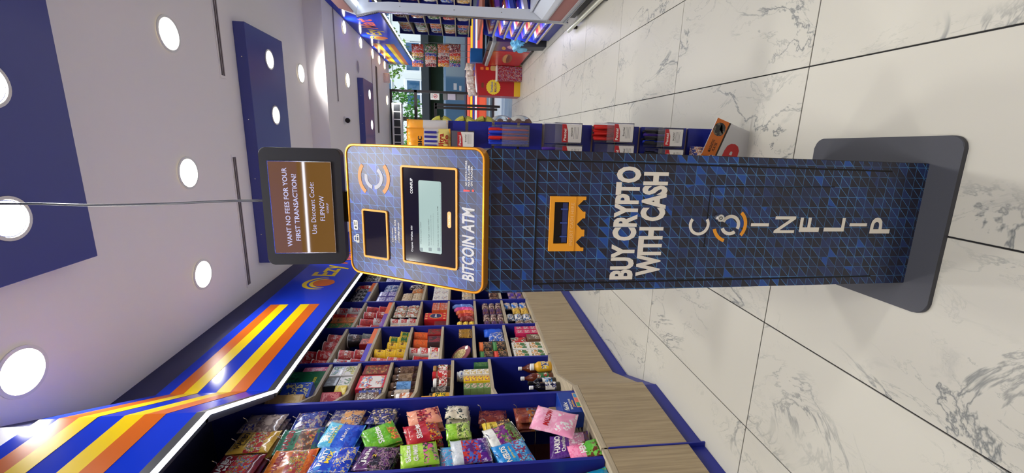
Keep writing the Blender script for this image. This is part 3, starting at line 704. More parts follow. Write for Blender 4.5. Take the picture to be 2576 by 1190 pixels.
# ------------------------------------------------------------------ product builders; front of every product faces local -Y, origin at the middle of its base
WOOD = wood('oak_front', (144, 127, 99), (170, 152, 120), 2)
WOODE = wood('oak_edge', (150, 138, 116), (186, 172, 146), 1)
INKW = M('ink_white', (240, 238, 230), .45); INKK = M('ink_black', (24, 22, 24), .45); INKR = M('ink_red', (176, 24, 34), .4)
INKY = M('ink_yellow', (244, 212, 40), .4); INKB = M('ink_blue', (24, 50, 130), .4)
INK = {'w': INKW, 'k': INKK, 'r': INKR, 'y': INKY, 'b': INKB}
_c = {}
def C(c, rough=.4, coat=.15): return M('print_%d_%d_%d' % tuple(c), c, rough, coat=coat)
def A(*cols, scale=22., rough=.35):
    k = 'art_' + '_'.join('%d.%d.%d' % tuple(c) for c in cols) + '_%g' % scale
    return art(k, cols, scale, rough, seed=len(_mats) * .37)
_proto = {}
def put(key, build, loc, rotz, name, label, cat, group, tilt=None):
    """first call builds the thing, later calls copy it with its parts"""
    if key in _proto: r = copy_tree(_proto[key])
    else:
        r = root(name, label, cat); build(r); _proto[key] = r
    r.location = loc; r.rotation_euler = (tilt[0] if tilt else 0, tilt[1] if tilt else 0, rotz); r.name = name
    r['label'] = label; r['category'] = cat
    if group: r['group'] = group
    elif 'group' in r: del r['group']
    return r
def wrap_text(s, m, parent, rad, z, w_, h_, bold=.02, ang=-PI / 2, name='lettering'):
    """lettering bent round a cup, jar or bottle; rad(z) gives the radius"""
    me = text_mesh(s, w_, h_, bold).copy(); me.materials.append(m)
    for v in me.vertices:
        zz = z + v.co.y; r = rad(zz) + .0012; a = ang + v.co.x / r
        v.co = (r * math.cos(a), r * math.sin(a), zz)
    return obj(name, me, None, parent)
def band(bm, rad, z0, z1, a0, a1, n=14, k=3, off=.0006):
    g = [[bm.verts.new(((rad(z0 + (z1 - z0) * j / k) + off) * math.cos(a0 + (a1 - a0) * i / n), (rad(z0 + (z1 - z0) * j / k) + off) * math.sin(a0 + (a1 - a0) * i / n), z0 + (z1 - z0) * j / k)) for i in range(n + 1)] for j in range(k + 1)]
    for j in range(k):
        for i in range(n): bm.faces.new((g[j][i], g[j][i + 1], g[j + 1][i + 1], g[j + 1][i]))
    return bm
def b_cup(r, rt, rb, h_, cup, lid, label=None, word=None, ink='w', la=1.1, lz=(.18, .8)):
    rad = lambda z: rb + (rt - rb) * z / h_
    obj('cup', lathe(B(), [(rb * .9, .002), (rb, 0), (rb, .004), (rt, h_ - .004), (rt, h_ - .003)], 24), cup, r, smooth=True)
    obj('lid', lathe(B(), [(rt * 1.0, h_ - .006), (rt * 1.06, h_ - .005), (rt * 1.06, h_ - .0015), (rt * .97, h_)], 24), lid, r, smooth=True)
    if label: obj('label', band(B(), rad, h_ * lz[0], h_ * lz[1], -PI / 2 - la, -PI / 2 + la), label, r)
    if word: wrap_text(word, INK[ink], r, rad, h_ * .52, rt * 1.15, h_ * .2)
def b_box(r, w_, d, h_, m, pr=None, word=None, ink='w', wz=.6, ww=.7, wh=.16, prr=(.08, .08, .92, .9), top=None):
    obj('carton', bevel(bx(B(), -w_ / 2, w_ / 2, -d / 2, d / 2, 0, h_), min(.0015, h_ * .05), 1), m, r)
    fm = frame_mat((0, -d / 2 - .0002, 0), (1, 0, 0), (0, 0, 1))
    if pr: patch('front_print', pr, r, fm, [(w_ * (prr[0] - .5), h_ * prr[1]), (w_ * (prr[2] - .5), h_ * prr[1]), (w_ * (prr[2] - .5), h_ * prr[3]), (w_ * (prr[0] - .5), h_ * prr[3])], .0004)
    if word: text(word, INK[ink], r, fm, 0, h_ * wz, w_ * ww, h_ * wh, .0008, .02)
def b_jar(r, R_, h_, glass, lidm, label=None, lidh=.022, word=None, ink='k', neck=.82, lz=(.2, .75)):
    rad = lambda z: R_
    hb_ = h_ - lidh
    obj('jar', lathe(B(), [(R_ * .9, 0), (R_, .006), (R_, hb_ - .014), (R_ * neck, hb_ - .002), (R_ * neck, hb_)], 22), glass, r, smooth=True)
    obj('lid', lathe(B(), [(R_ * (neck + .05), hb_), (R_ * (neck + .05), h_ - .003), (R_ * (neck - .02), h_)], 22), lidm, r, smooth=True)
    if label: obj('label', band(B(), rad, h_ * lz[0], min(h_ * lz[1], hb_ - .016), -PI / 2 - 1.5, -PI / 2 + 1.5, 18), label, r)
    if word: wrap_text(word, INK[ink], r, rad, h_ * .45, R_ * 1.2, h_ * .12)
def b_bottle(r, R_, h_, glass, capm, label=None, caph=.025, capr=.35, sh=.68, word=None, ink='k', lz=(.15, .5)):
    rad = lambda z: R_; nb = h_ - caph
    obj('bottle', lathe(B(), [(R_ * .9, 0), (R_, .006), (R_, h_ * sh * .9), (R_ * .86, h_ * sh), (R_ * capr * .95, nb - .012), (R_ * capr * .9, nb)], 22), glass, r, smooth=True)
    obj('cap', lathe(B(), [(R_ * capr * 1.1, nb), (R_ * capr * 1.1, h_ - .002), (R_ * capr * .9, h_)], 18), capm, r, smooth=True)
    if label: obj('label', band(B(), rad, h_ * lz[0], h_ * lz[1], -PI / 2 - 1.5, -PI / 2 + 1.5, 18), label, r)
    if word: wrap_text(word, INK[ink], r, rad, h_ * (lz[0] + lz[1]) / 2, R_ * 1.2, h_ * .1)
def pouch_fn(w_, h_, th, seed):
    q = random.Random(seed); ph = [q.uniform(0, 6.3) for _ in range(6)]
    def f(u, v):
        e = max(0., 1 - abs(2 * u - 1) ** 3.2) ** .6 * max(0., 1 - abs(2 * v - 1) ** 5) ** .7
        wr = .10 * math.sin(9 * u + ph[0] + 3 * v) + .09 * math.sin(14 * v + ph[1] - 4 * u) + .07 * math.sin(23 * u + 17 * v + ph[2]) * (1 + abs(2 * v - 1))
        return th / 2 * e * (1 + wr) + .0007
    return f
def b_pouch(r, w_, h_, th, mats, split=(), words=(), seed=1, nu=14, nv=18, zig=True):
    """pillow pouch with crimped ends; mats from top to bottom, split heights as fractions"""
    f = pouch_fn(w_, h_, th, seed); bm = B(); q = random.Random(seed)
    sag = [q.uniform(0, .004) for _ in range(4)]
    def P(u, v, s):
        pin = 1 - .05 * math.sin(PI * v) * (th / .03)
        x = (u - .5) * w_ * pin; z = v * h_ + (sag[0] * (1 - u) + sag[1] * u) * (1 - v)
        y = -s * f(u, v)
        if v > .955 or v < .045: y += .0012 * math.sin(u * 60)
        return (x, y, z)
    front = [[bm.verts.new(P(i / nu, j / nv, 1)) for i in range(nu + 1)] for j in range(nv + 1)]
    back = [[bm.verts.new(P(i / nu, j / nv, -1)) for i in range(nu + 1)] for j in range(nv + 1)]
    for j in range(nv):
        v = (j + .5) / nv; mi = 0
        for k, s in enumerate(split):
            if v < s: mi = k + 1
        for i in range(nu):
            a = bm.faces.new((front[j][i], front[j][i + 1], front[j + 1][i + 1], front[j + 1][i])); a.material_index = mi; a.smooth = True
            a = bm.faces.new((back[j][i + 1], back[j][i], back[j + 1][i], back[j + 1][i + 1])); a.material_index = 0; a.smooth = True
    for j in range(nv):
        bm.faces.new((back[j][0], front[j][0], front[j + 1][0], back[j + 1][0])); bm.faces.new((front[j][nu], back[j][nu], back[j + 1][nu], front[j + 1][nu]))
    me = mesh(bm, 'pouch', recalc=False)
    for m in mats: me.materials.append(m)
    obj('pouch', me, None, r)
    for z0_, z1_ in ((h_ * .962, h_ + .0005), (.0005 + max(sag[:2]), h_ * .038 + .001)):
        bm = B(); k_ = 10
        for i in range(k_):
            a_ = -w_ * .495 + w_ * .99 * i / k_; bx(bm, a_ + .0006, a_ + w_ * .099 - .0006, -.0026, .0026, z0_, z1_)
        obj('seal', bm, mats[0], r)
    for s, ink, cu, cv, ww, hh, bo in words:
        tm = text_mesh(s, w_ * ww, h_ * hh, bo).copy(); tm.materials.append(INK[ink] if isinstance(ink, str) else ink)
        for v in tm.vertices:
            u = cu + v.co.x / w_; vv = cv + v.co.y / h_
            p = P(min(max(u, 0), 1), min(max(vv, 0), 1), 1); v.co = (p[0], p[1] - .0012, p[2])
        obj('lettering', tm, None, r)

# ------------------------------------------------------------------ left shelving bays
XS = -1.56                       # front edge of the shelves
BACK = -1.88
DIV = [2.105, 2.785, 3.345, 3.912, 4.475, 5.04, 5.6]
ROWS = {1: [2.036, 1.845, 1.625, 1.427, 1.204, .944, .50], 2: [2.07, 1.81, 1.548, 1.296, 1.042, .784, .50], 3: [2.04, 1.782, 1.518, 1.262, 1.015, .75, .50],
        4: [2.04, 1.782, 1.518, 1.262, 1.015, .75, .50], 5: [2.04, 1.782, 1.518, 1.262, 1.015, .75, .50], 6: [2.04, 1.782, 1.518, 1.262, 1.015, .75, .50]}
BAYN = {1: 'pantry bay', 2: 'noodle bay', 3: 'biscuit bay', 4: 'chocolate bay', 5: 'bay behind the kiosk', 6: 'farthest bay'}
ORD = ['top', 'second', 'third', 'fourth', 'fifth', 'sixth', 'bottom']
DT = .018
TOPZ = 2.42
for b_ in range(1, 7):
    y0, y1 = DIV[b_ - 1], DIV[b_]
    r = root('shelving_bay', 'blue shelving bay with oak shelves and oak base cabinet, the %s' % BAYN[b_], 'shelving', (XS, y0, 0), group='blue and oak shelving along the left wall')
    W_ = y1 - y0
    obj('back_panel', bx(B(), BACK - XS, BACK - XS + .01, 0, W_, .09, TOPZ), M('shelf_back', (22, 28, 92), .5), r)
    obj('side_panel', bx(B(), BACK - XS, .004, W_ - DT, W_ - .0005, .49, TOPZ), BLUE, r)
    near = [(0, W_ - DT), (0, .30), (.135, .012), (BACK - XS + .01, .012)] if b_ == 1 else [(0, W_ - DT), (0, .0005), (BACK - XS + .01, .0005)]
    poly = near + [(BACK - XS + .01, W_ - DT)]
    for k, z in enumerate(ROWS[b_]):
        pl = poly
        if k == 6: pl = ([(.02, W_ - DT), (.02, .394), (.186, .002), (BACK - XS + .01, .002)] if b_ == 1 else [(.02, W_ - DT), (.02, .0005), (BACK - XS + .01, .0005)]) + poly[-1:]
        obj('shelf', prism(B(), pl[::-1], .02 if k < 6 else .0178, lambda u, v, w_: (u, v, z - (.02 if k < 6 else .0178) + w_)), WOODE, r)
    # base cabinet
    if b_ > 1:
        for k in range(3):
            w3 = W_ / 3
            obj('cabinet_board', bx(B(), 0, .02, k * w3 + .0008, (k + 1) * w3 - .0008, .105, .482), WOOD, r)
        obj('kick_board', bx(B(), -.03, -.005, 0, W_, 0, .105), BLUE, r)
    else:
        y2 = 2.5 - y0
        obj('cabinet_board', bx(B(), 0, .02, y2, W_ - .0008, .105, .482), WOOD, r)
        dg = [(.02, y2 - .001), (.0, y2 - .001), (.165, .0), (.187, .0)]
        obj('cabinet_board', prism(B(), dg, .377, lambda u, v, w_: (u, v, .105 + w_)), WOOD, r)
        obj('kick_board', bx(B(), -.03, -.005, y2, W_, 0, .105), BLUE, r)
        obj('kick_board', prism(B(), [(-.005, y2), (-.03, y2), (.15, 0), (.17, 0)], .105, lambda u, v, w_: (u, v, w_)), BLUE, r)
# sweets bays
XC, XCB = -1.40, -1.365
SD = [1.06, 1.583, 2.097]
BROWN = M('peg_back', (112, 58, 44), .6)
for k in (1, 0):
    y0, y1 = SD[k], SD[k + 1]; W_ = y1 - y0
    r = root('shelving_bay', ('blue shelving bay with sweets hanging on hooks above an oak base cabinet', 'blue shelving bay with cyan bags at its foot, next to the hooked sweets')[1 - k], 'shelving', (XC, y0, 0), group='blue and oak shelving along the left wall')
    obj('side_panel', bx(B(), BACK - XC, .0, W_ - DT, W_, .49, TOPZ), BLUE, r)
    obj('back_panel', bx(B(), -.34, -.33, DT / 2, W_ - DT, .49, 2.02), BROWN, r)
    obj('back_panel', bx(B(), BACK - XC, BACK - XC + .01, 0, W_ - DT, .49, TOPZ), NAVYW, r)
    obj('bottom_shelf', bx(B(), -.33, XCB - XC - .002, DT / 2, W_ - DT, .468, .486), WOODE, r)
    obj('shelf_lip', bx(B(), XCB - XC - .02, XCB - XC, DT / 2, W_ - .0, .474, .50), WOODE, r)
    for q in range(2): obj('cabinet_board', bx(B(), XCB - XC - .02, XCB - XC, DT / 2 + q * (W_ - DT / 2) / 2 + .0006, (q + 1) * (W_ - DT / 2) / 2 + DT / 2 - .0006, .085, .472), WOOD, r)
    obj('side_panel', bx(B(), -.05, XCB - XC + .004, .0005, DT / 2 - .001, .0, .467), BLUE, r)
    obj('kick_board', bx(B(), -.03, XCB - XC - .018, DT / 2, W_, 0, .085), BLUE, r)

# ------------------------------------------------------------------ stock on the shelves
def Lb(desc, b_, row): return '%s, %s shelf of the %s' % (desc, ORD[row], BAYN[b_])
def shelf_y(b_, t):
    y0, y1 = DIV[b_ - 1] + .004, DIV[b_] - DT - .004
    if b_ == 1: y0 = 2.36
    return y0 + (y1 - y0) * t
def shelf_put(key, build, name, cat, desc, b_, row, t, depth, lift=0., back=.012, jit=.05, xx=None):
    y = shelf_y(b_, t); x = (XS if xx is None else xx) - back - depth / 2
    return put(key, build, (x, y, ROWS[b_][row] + .0004 + lift), PI / 2 + rnd.uniform(-jit, jit), name, Lb(desc, b_, row), cat, '%s on the %s shelf of the %s' % (desc, ORD[row], BAYN[b_]))
RED, DRED, WHT, YEL, GRN, ORG, NVY, PNK, TAN, BRN, PUR, LBL, GRY, BLK = (200, 40, 40), (140, 24, 30), (232, 228, 220), (240, 200, 40), (44, 110, 60), (226, 96, 36), (30, 44, 120), (226, 110, 140), (214, 176, 130), (96, 60, 40), (92, 44, 130), (70, 150, 220), (130, 128, 126), (30, 28, 30)
CUPS = {  # key: (top radius, base radius, height, cup colour, lid colour, label art, word, ink)
    'bowl_red': (.058, .046, .118, RED, WHT, (RED, (220, 80, 60), WHT), None, 'w', 'large red noodle cup with white rim'),
    'bowl_shin': (.060, .047, .118, (222, 120, 110), WHT, ((206, 60, 50), (232, 190, 180), RED), 'SHIN', 'w', 'pink and red noodle cup with broad white letters'),
    'cup_red': (.052, .040, .112, RED, WHT, (DRED, (210, 70, 40), RED), None, 'w', 'glossy red noodle cup'),
    'cup_kim': (.052, .040, .112, (190, 36, 40), WHT, (RED, (170, 40, 30), (230, 170, 140)), 'KIM', 'w', 'red noodle cup lettered KIM'),
    'cup_ucc': (.054, .042, .112, (40, 34, 34), (200, 196, 190), (BLK, (70, 40, 36), (120, 80, 50)), 'UCC', 'w', 'black cup lettered UCC'),
    'cup_grey': (.050, .040, .112, (112, 118, 108), GRY, (GRY, (150, 150, 136), (60, 64, 60)), None, 'k', 'grey green noodle cup'),
    'cup_white': (.048, .038, .112, WHT, WHT, ((190, 40, 44), WHT, (60, 60, 60)), None, 'k', 'white noodle cup with red and black label'),
    'cup_yellow': (.044, .036, .076, YEL, YEL, (YEL, (190, 40, 36), (240, 220, 110)), 'BEEF', 'k', 'small yellow cup lettered BEEF'),
    'cup_green': (.044, .036, .076, (226, 200, 60), YEL, (GRN, YEL, (30, 90, 50)), None, 'w', 'small yellow and green cup'),
    'cup_wred': (.044, .035, .0755, WHT, WHT, (RED, WHT, (210, 90, 80)), None, 'r', 'small white cup with red label'),
    'cup_tan': (.044, .035, .070, (228, 200, 170), WHT, (TAN, (232, 150, 110), WHT), None, 'k', 'small cream and orange cup'),
    'cup_orange': (.050, .042, .112, ORG, DRED, (ORG, (240, 140, 60), DRED), None, 'w', 'orange noodle cup with dark oval'),
}
def clampt(b_, t, w_):
    L_ = shelf_y(b_, 1) - shelf_y(b_, 0); m_ = (w_ / 2 + .006) / L_
    return min(max(t, m_), 1 - m_)
def cup(key, b_, row, t, lift=0., back=.012, jit=.5):
    rt, rb, h_, c1, c2, a_, wd, ink, desc = CUPS[key]; t = clampt(b_, t, rt * 2.12)
    shelf_put(key, lambda r: b_cup(r, rt, rb, h_, C(c1), C(c2), A(*a_, scale=40), wd, ink), 'noodle_cup', 'noodle cup', desc, b_, row, t, rt * 2.12, lift, back, jit * .3)
    return h_
def cups(key, b_, row, t, n, **k):
    for i in range(n): cup(key, b_, row, t, i * (CUPS[key][2] + .0006), **k)
def box(name, desc, dims, m, pr, b_, row, t, n=1, word=None, ink='w', cat='box', back=.012, lift=0., jit=.03, xx=None, **k):
    w_, d, h_ = dims; t = clampt(b_, t, w_)
    for i in range(n):
        shelf_put(('box', desc), lambda r: b_box(r, w_, d, h_, C(m), pr, word, ink, **k), name, cat, desc, b_, row, t, d, lift + i * (h_ + .0006), back, jit, xx)
def packs(name, desc, dims, mats, b_, row, t, n=1, words=(), split=(), cat='packet', back=.012, lift=0., seed=3, jit=.06):
    w_, th, h_ = dims; t = clampt(b_, t, w_ * 1.04)
    for i in range(n):
        shelf_put(('pk', desc), lambda r: b_pouch(r, w_, h_, th, mats, split, words, seed, 8, 10), name, cat, desc, b_, row, t, th, lift + i * (h_ + .001), back, jit)
def strip(b_, row, cols):
    y0, y1 = DIV[b_ - 1] + DT, DIV[b_] - DT; L = y1 - y0; z = ROWS[b_][row]
    r = root('price_strip', '%s plastic price strip standing on the %s shelf of the %s' % (cols[2], ORD[row], BAYN[b_]), 'price strip', (XS - .004, y0, z))
    obj('strip', bx(B(), 0, .0015, 0, L * .5, .0005, .035), C(cols[0], .2), r); obj('strip', bx(B(), 0, .0015, L * .5, L, .0005, .035), C(cols[1], .2), r)
# noodle bay
cups('bowl_red', 2, 0, .12, 2); cups('bowl_red', 2, 0, .38, 2); cups('bowl_shin', 2, 0, .64, 1); cups('bowl_shin', 2, 0, .87, 1)
strip(2, 1, ((96, 84, 190), (236, 120, 70), 'purple and orange')); strip(3, 1, ((120, 70, 170), (240, 110, 60), 'orange and purple')); strip(4, 0, ((70, 90, 200), (236, 120, 70), 'blue and orange'))
cups('cup_red', 2, 1, .12, 1); cup('cup_white', 2, 1, .12, .1126); cups('cup_kim', 2, 1, .37, 2); box('noodle_box', 'dark red noodle box', (.10, .12, .10), DRED, A(DRED, (90, 20, 20), ORG), 2, 1, .62); cups('cup_grey', 2, 1, .87, 1); cup('cup_ucc', 2, 1, .87, .1126)
cups('bowl_shin', 2, 2, .13, 2); cups('cup_yellow', 2, 2, .36, 3); cups('cup_yellow', 2, 2, .56, 2); cups('cup_green', 2, 2, .75, 2); cups('cup_green', 2, 2, .92, 1)
box('noodle_box', 'small cream and violet noodle box', (.11, .12, .075), (206, 196, 190), A((206, 196, 190), (150, 120, 160), (214, 190, 90)), 2, 3, .15); cup('cup_red', 2, 3, .13, .0756)
cups('cup_wred', 2, 3, .38, 3); box('noodle_box', 'dark noodle pack with pink print', (.12, .12, .10), (60, 40, 44), A((60, 40, 44), (150, 50, 70), DRED), 2, 3, .63); cup('cup_orange', 2, 3, .63, .1006)
box('noodle_box', 'dark red and gold noodle pack', (.11, .12, .11), DRED, A(DRED, (120, 90, 50), (60, 30, 34)), 2, 3, .88); cup('cup_orange', 2, 3, .88, .1106)
def big_bowl(r):
    t = Matrix.Translation((0, .0, .094)) @ Matrix.Rotation(math.radians(58), 4, 'X')
    obj('bowl', lathe(B(), [(.05, -.085), (.056, -.082), (.083, -.004), (.083, 0)], 28, t), M('bowl_dark', (42, 26, 30), .3), r, smooth=True)
    obj('lid', lathe(B(), [(.088, -.004), (.088, .001), (.084, .003)], 28, t), M('lid_maroon', (128, 62, 74), .3), r)
    obj('picture', lathe(B(), [(.058, .0031), (.058, .0038)], 24, t @ Matrix.Translation((0, .012, 0))), A((226, 206, 150), (196, 150, 90), (120, 140, 70), scale=60), r)
    obj('barcode', bx(B(), .02, .06, -.066, -.04, .0031, .0036, t), INKW, r)
y = shelf_y(2, .42); put('bigbowl', big_bowl, (XS - .09, y, ROWS[2][4] + .0004), PI / 2 - .15, 'noodle_bowl', 'big round noodle bowl tipped forward on the fifth shelf of the noodle bay', 'noodle bowl', None)
packs('gold_packet', 'crumpled gold packet', (.09, .03, .11), [A((150, 110, 40), (196, 156, 70), (90, 60, 24), rough=.25)], 2, 4, .78, 1); packs('gold_packet', 'crumpled gold packet', (.09, .03, .11), [A((150, 110, 40), (196, 156, 70), (90, 60, 24), rough=.25)], 2, 4, .93, 1)
for t, k in ((.15, (196, 60, 40)), (.42, (50, 110, 50))):
    for i, cc in enumerate((k, (220, 110, 50) if t > .3 else (60, 120, 60))):
        packs('noodle_packet', 'black noodle packet with a %s band' % ('green' if cc[1] > 105 and cc[0] < 100 else 'red' if cc[1] < 100 else 'orange'), (.135, .04, .105), [C(cc), A(BLK, (60, 40, 34), (200, 150, 90), scale=30)], 2, 5, t, 1, (), (.72,), lift=i * .106)
packs('noodle_packet', 'blue packet with egg picture', (.15, .05, .125), [A((40, 90, 190), (30, 60, 150), WHT, scale=28)], 2, 5, .74); packs('noodle_packet', 'plain bright blue packet', (.13, .05, .16), [C((30, 90, 210))], 2, 5, .92)
for t in (.13, .35): box('stock_box', 'white green and orange stock carton', (.11, .06, .12), WHT, A(GRN, (216, 150, 80), WHT, scale=14), 2, 6, t, 2, cat='carton')
box('stock_box', 'brown and cream carton', (.10, .07, .10), (110, 80, 60), A((110, 80, 60), (200, 190, 170), (80, 50, 40), scale=16), 2, 6, .62); packs('soup_packet', 'red and green soup packet', (.12, .03, .13), [A(RED, GRN, WHT, scale=16)], 2, 6, .62, lift=.101, back=.03)
for t in (.80, .93): box('pink_box', 'small pink carton', (.062, .05, .06), (206, 40, 96), A((206, 40, 96), WHT, (150, 20, 60), scale=40), 2, 6, t, 3)
# biscuit bay
for i, (cc, nm) in enumerate((((60, 130, 70), 'flat green and orange meal box'), ((222, 120, 70), 'flat orange meal box'))):
    box('meal_box', nm, (.11, .14, .20), cc, A(cc, (210, 150, 90), (50, 60, 40)), 3, 0, .12 + i * .22)
cups('cup_red', 3, 0, .58, 2); cups('cup_white', 3, 0, .84, 2)
cups('cup_red', 3, 1, .12, 2); cups('cup_white', 3, 1, .37, 1); cup('cup_red', 3, 1, .37, .1126); cups('cup_kim', 3, 1, .64, 2); cups('cup_red', 3, 1, .87, 2)
cups('cup_tan', 3, 2, .11, 3); cups('cup_wred', 3, 2, .34, 3)
for i in range(2): packs('sweet_packet', 'white red and gold sweet packet', (.11, .05, .11), [A(WHT, RED, (170, 140, 60), (40, 70, 50), scale=26)], 3, 2, .60, 1, lift=i * .112)
for i in range(2): packs('sweet_packet', 'white red and gold sweet packet', (.11, .05, .11), [A(WHT, RED, (170, 140, 60), (40, 70, 50), scale=26)], 3, 2, .84, 1, lift=i * .112)
box('biscuit_box', 'dark red ribbed biscuit pack', (.10, .08, .10), (120, 26, 30), A((120, 26, 30), (80, 16, 22), scale=60), 3, 3, .12)
def cracker(r):
    b_box(r, .13, .07, .195, C((196, 36, 40)), None)
    fm = frame_mat((0, -.0352, 0), (1, 0, 0), (0, 0, 1))
    patch('emblem', C((226, 178, 60)), r, fm, [(.05 * math.cos(a * PI / 14), .097 + .056 * math.sin(a * PI / 14)) for a in range(28)], .0004)
    patch('emblem', C((36, 40, 90)), r, fm, [(.044 * math.cos(a * PI / 14), .097 + .050 * math.sin(a * PI / 14)) for a in range(28)], .0007)
    text('Jatz', INKW, r, fm, 0, .097, .06, .026, .001, .02)
    for u_, v_ in ((-.05, .02), (.05, .02), (-.05, .178), (.05, .178), (0, .02), (0, .178)): patch('cracker_print', C((226, 170, 96)), r, fm, [(u_ + .011 * math.cos(a * PI / 8), v_ + .011 * math.sin(a * PI / 8)) for a in range(16)], .0004)
shelf_put('cracker', cracker, 'cracker_box', 'cracker box', 'large red cracker box with blue oval emblem', 3, 3, .42, .07)
for i in range(2): box('biscuit_box', 'small orange and white biscuit box', (.09, .07, .07), (206, 90, 50), A((206, 90, 50), WHT, (60, 40, 40), scale=36), 3, 3, .74, 1, lift=i * .0706); box('biscuit_box', 'small orange and white biscuit box', (.09, .07, .07), (206, 90, 50), A((206, 90, 50), WHT, (60, 40, 40), scale=36), 3, 3, .92, 1, lift=i * .0706)
for i, (cc, nm) in enumerate((((120, 40, 36), 'brown'), ((170, 50, 40), 'red'), ((206, 90, 40), 'orange'), ((206, 70, 140), 'pink'), ((96, 130, 200), 'blue'))):
    packs('biscuit_roll', 'upright %s biscuit roll' % nm, (.06, .055, .13 + .018 * i), [C(cc), A(cc, [min(255, v + 50) for v in cc])], 3, 4, .36 + .13 * i, 1, (), (.6,))
for i in range(3): packs('biscuit_roll', 'yellow biscuit roll stacked beside the upright rolls', (.11, .055, .05), [A(YEL, (220, 160, 30), (250, 230, 140), scale=30)], 3, 4, .13, 1, lift=i * .052)
for k, t in enumerate((.13, .38, .63, .88)):
    for i in range(3): packs('biscuit_packet', ('purple biscuit packet with cookie picture', 'dark brown biscuit packet with white lettering patches')[k % 2], (.12, .06, .06), [A((70, 36, 96), (150, 90, 50), (40, 24, 60), scale=30) if k % 2 == 0 else A((74, 34, 40), WHT, (150, 90, 50), scale=34)], 3, 5, t, 1, lift=i * .062)
for k, (t, nm, ms) in enumerate(((.12, 'brown and white biscuit packet', A((120, 90, 66), WHT, (70, 50, 44), scale=28)), (.38, 'white and blue biscuit packet', A(WHT, (110, 80, 60), (60, 130, 200), scale=24)), (.64, 'yellow biscuit packet', A((214, 170, 60), (240, 210, 110), (150, 110, 40), scale=28)), (.89, 'bright blue biscuit packet', A((50, 120, 210), (200, 160, 110), WHT, scale=24)))):
    for i in range(2 + (k % 2)): packs('biscuit_packet', nm, (.12, .06, .075), [ms], 3, 6, t, 1, lift=i * .077)
# chocolate bay and the bays behind the kiosk
for b_ in (4, 5, 6):
    packs('snack_bag', 'red snack bag with round picture', (.13, .06, .19), [A((196, 36, 40), (220, 170, 100), WHT, scale=16)], b_, 0, .87)
    for i, t in enumerate((.12, .31, .50, .69)): packs('striped_packet', 'black and white striped tall packet', (.09, .05, .17 - .01 * (i % 2)), [A(BLK, WHT, (60, 60, 70), scale=44)], b_, 0, t)
    for t in (.15, .42): box('chocolate_box', 'purple chocolate box', (.13, .08, .085), (70, 44, 140), A((70, 44, 140), (110, 90, 190), WHT, scale=30), b_, 1, t, 2)
    for t in (.68, .88): packs('biscuit_packet', 'blue and white wafer packet', (.10, .05, .15), [A((30, 50, 120), WHT, (60, 130, 200), scale=34)], b_, 1, t)
    for t in (.13, .38): packs('biscuit_packet', 'beige wafer packet', (.13, .05, .10), [A((214, 190, 150), (240, 230, 200), (150, 100, 60), scale=30)], b_, 2, t, 2)
    packs('biscuit_packet', 'orange wafer packet', (.12, .05, .12), [A((206, 120, 50), (240, 200, 150), BRN, scale=30)], b_, 2, .64); packs('biscuit_packet', 'dark chocolate packet', (.12, .05, .16), [A((44, 26, 24), (110, 80, 60), WHT, scale=36)], b_, 2, .88)
    for t in (.18, .45, .72): box('wafer_box', 'white and tan wafer box', (.13, .07, .075), WHT, A(WHT, (206, 150, 90), (130, 160, 200), scale=34), b_, 3, t, 2)
    for t in (.14, .4, .66, .9): packs('biscuit_packet', 'tan and black biscuit packet', (.12, .05, .11), [A((206, 176, 140), BLK, WHT, scale=36)], b_, 4, t)
    for t in (.14, .4, .66, .9): packs('chocolate_packet', 'dark brown chocolate packet', (.12, .05, .10), [A((64, 32, 30), (160, 120, 90), (40, 20, 22), scale=34)], b_, 5, t)
    for t in (.14, .4, .66, .9): packs('chocolate_packet', 'purple chocolate packet', (.13, .05, .075), [A((80, 50, 150), (190, 150, 90), (60, 36, 120), scale=28)], b_, 6, t, 2)
# pantry bay
def tbox(name, desc, dims, m, pr, row, y, z=0., x=None, word=None, ink='w', rot=0., cat='box', **k):
    w_, d, h_ = dims
    put(('tb', desc), lambda r: b_box(r, w_, d, h_, C(m), pr, word, ink, **k), ((XS - .012 - d / 2) if x is None else x, y, ROWS[1][row] + .0004 + z), PI / 2 + rot, name, Lb(desc, 1, row), cat, None)
tbox('gift_box', 'big green gift box', (.21, .12, .235), (20, 92, 52), A((20, 92, 52), (14, 70, 44), (40, 120, 80), scale=12), 0, 2.59, rot=-.1, word='PRIVILEGE', ink='y', wz=.2, ww=.4, wh=.07)
tbox('gift_box', 'pink carton behind the green gift box', (.10, .08, .16), (214, 100, 130), A((214, 100, 130), (240, 200, 210)), 0, 2.708)
tbox('gift_box', 'blue gift box', (.11, .10, .17), (26, 70, 170), A((26, 70, 170), (210, 200, 120), (20, 50, 130), scale=18), 0, 2.415, x=-1.56, rot=-.35)
tbox('gift_box', 'flat gold chocolate box', (.10, .09, .20), (196, 160, 96), A((196, 160, 96), (214, 186, 130), scale=10), 0, 2.265, x=-1.535, rot=-.5)
tbox('tea_box', 'white tea box with yellow flower', (.12, .10, .08), WHT, A(WHT, (200, 190, 90), (110, 130, 60), scale=22), 1, 2.70); tbox('tea_box', 'white tea box with green leaf', (.12, .10, .08), WHT, A(WHT, (90, 130, 70), (160, 180, 200), scale=22), 1, 2.70, .0806)
tbox('tea_box', 'white and green tea box', (.10, .09, .08), WHT, A(WHT, (60, 110, 60), (200, 210, 190), scale=26), 1, 2.57); tbox('tea_box', 'black tea box under the green one', (.10, .09, .08), (30, 32, 34), A((30, 32, 34), (70, 80, 80)), 1, 2.57, .0806)
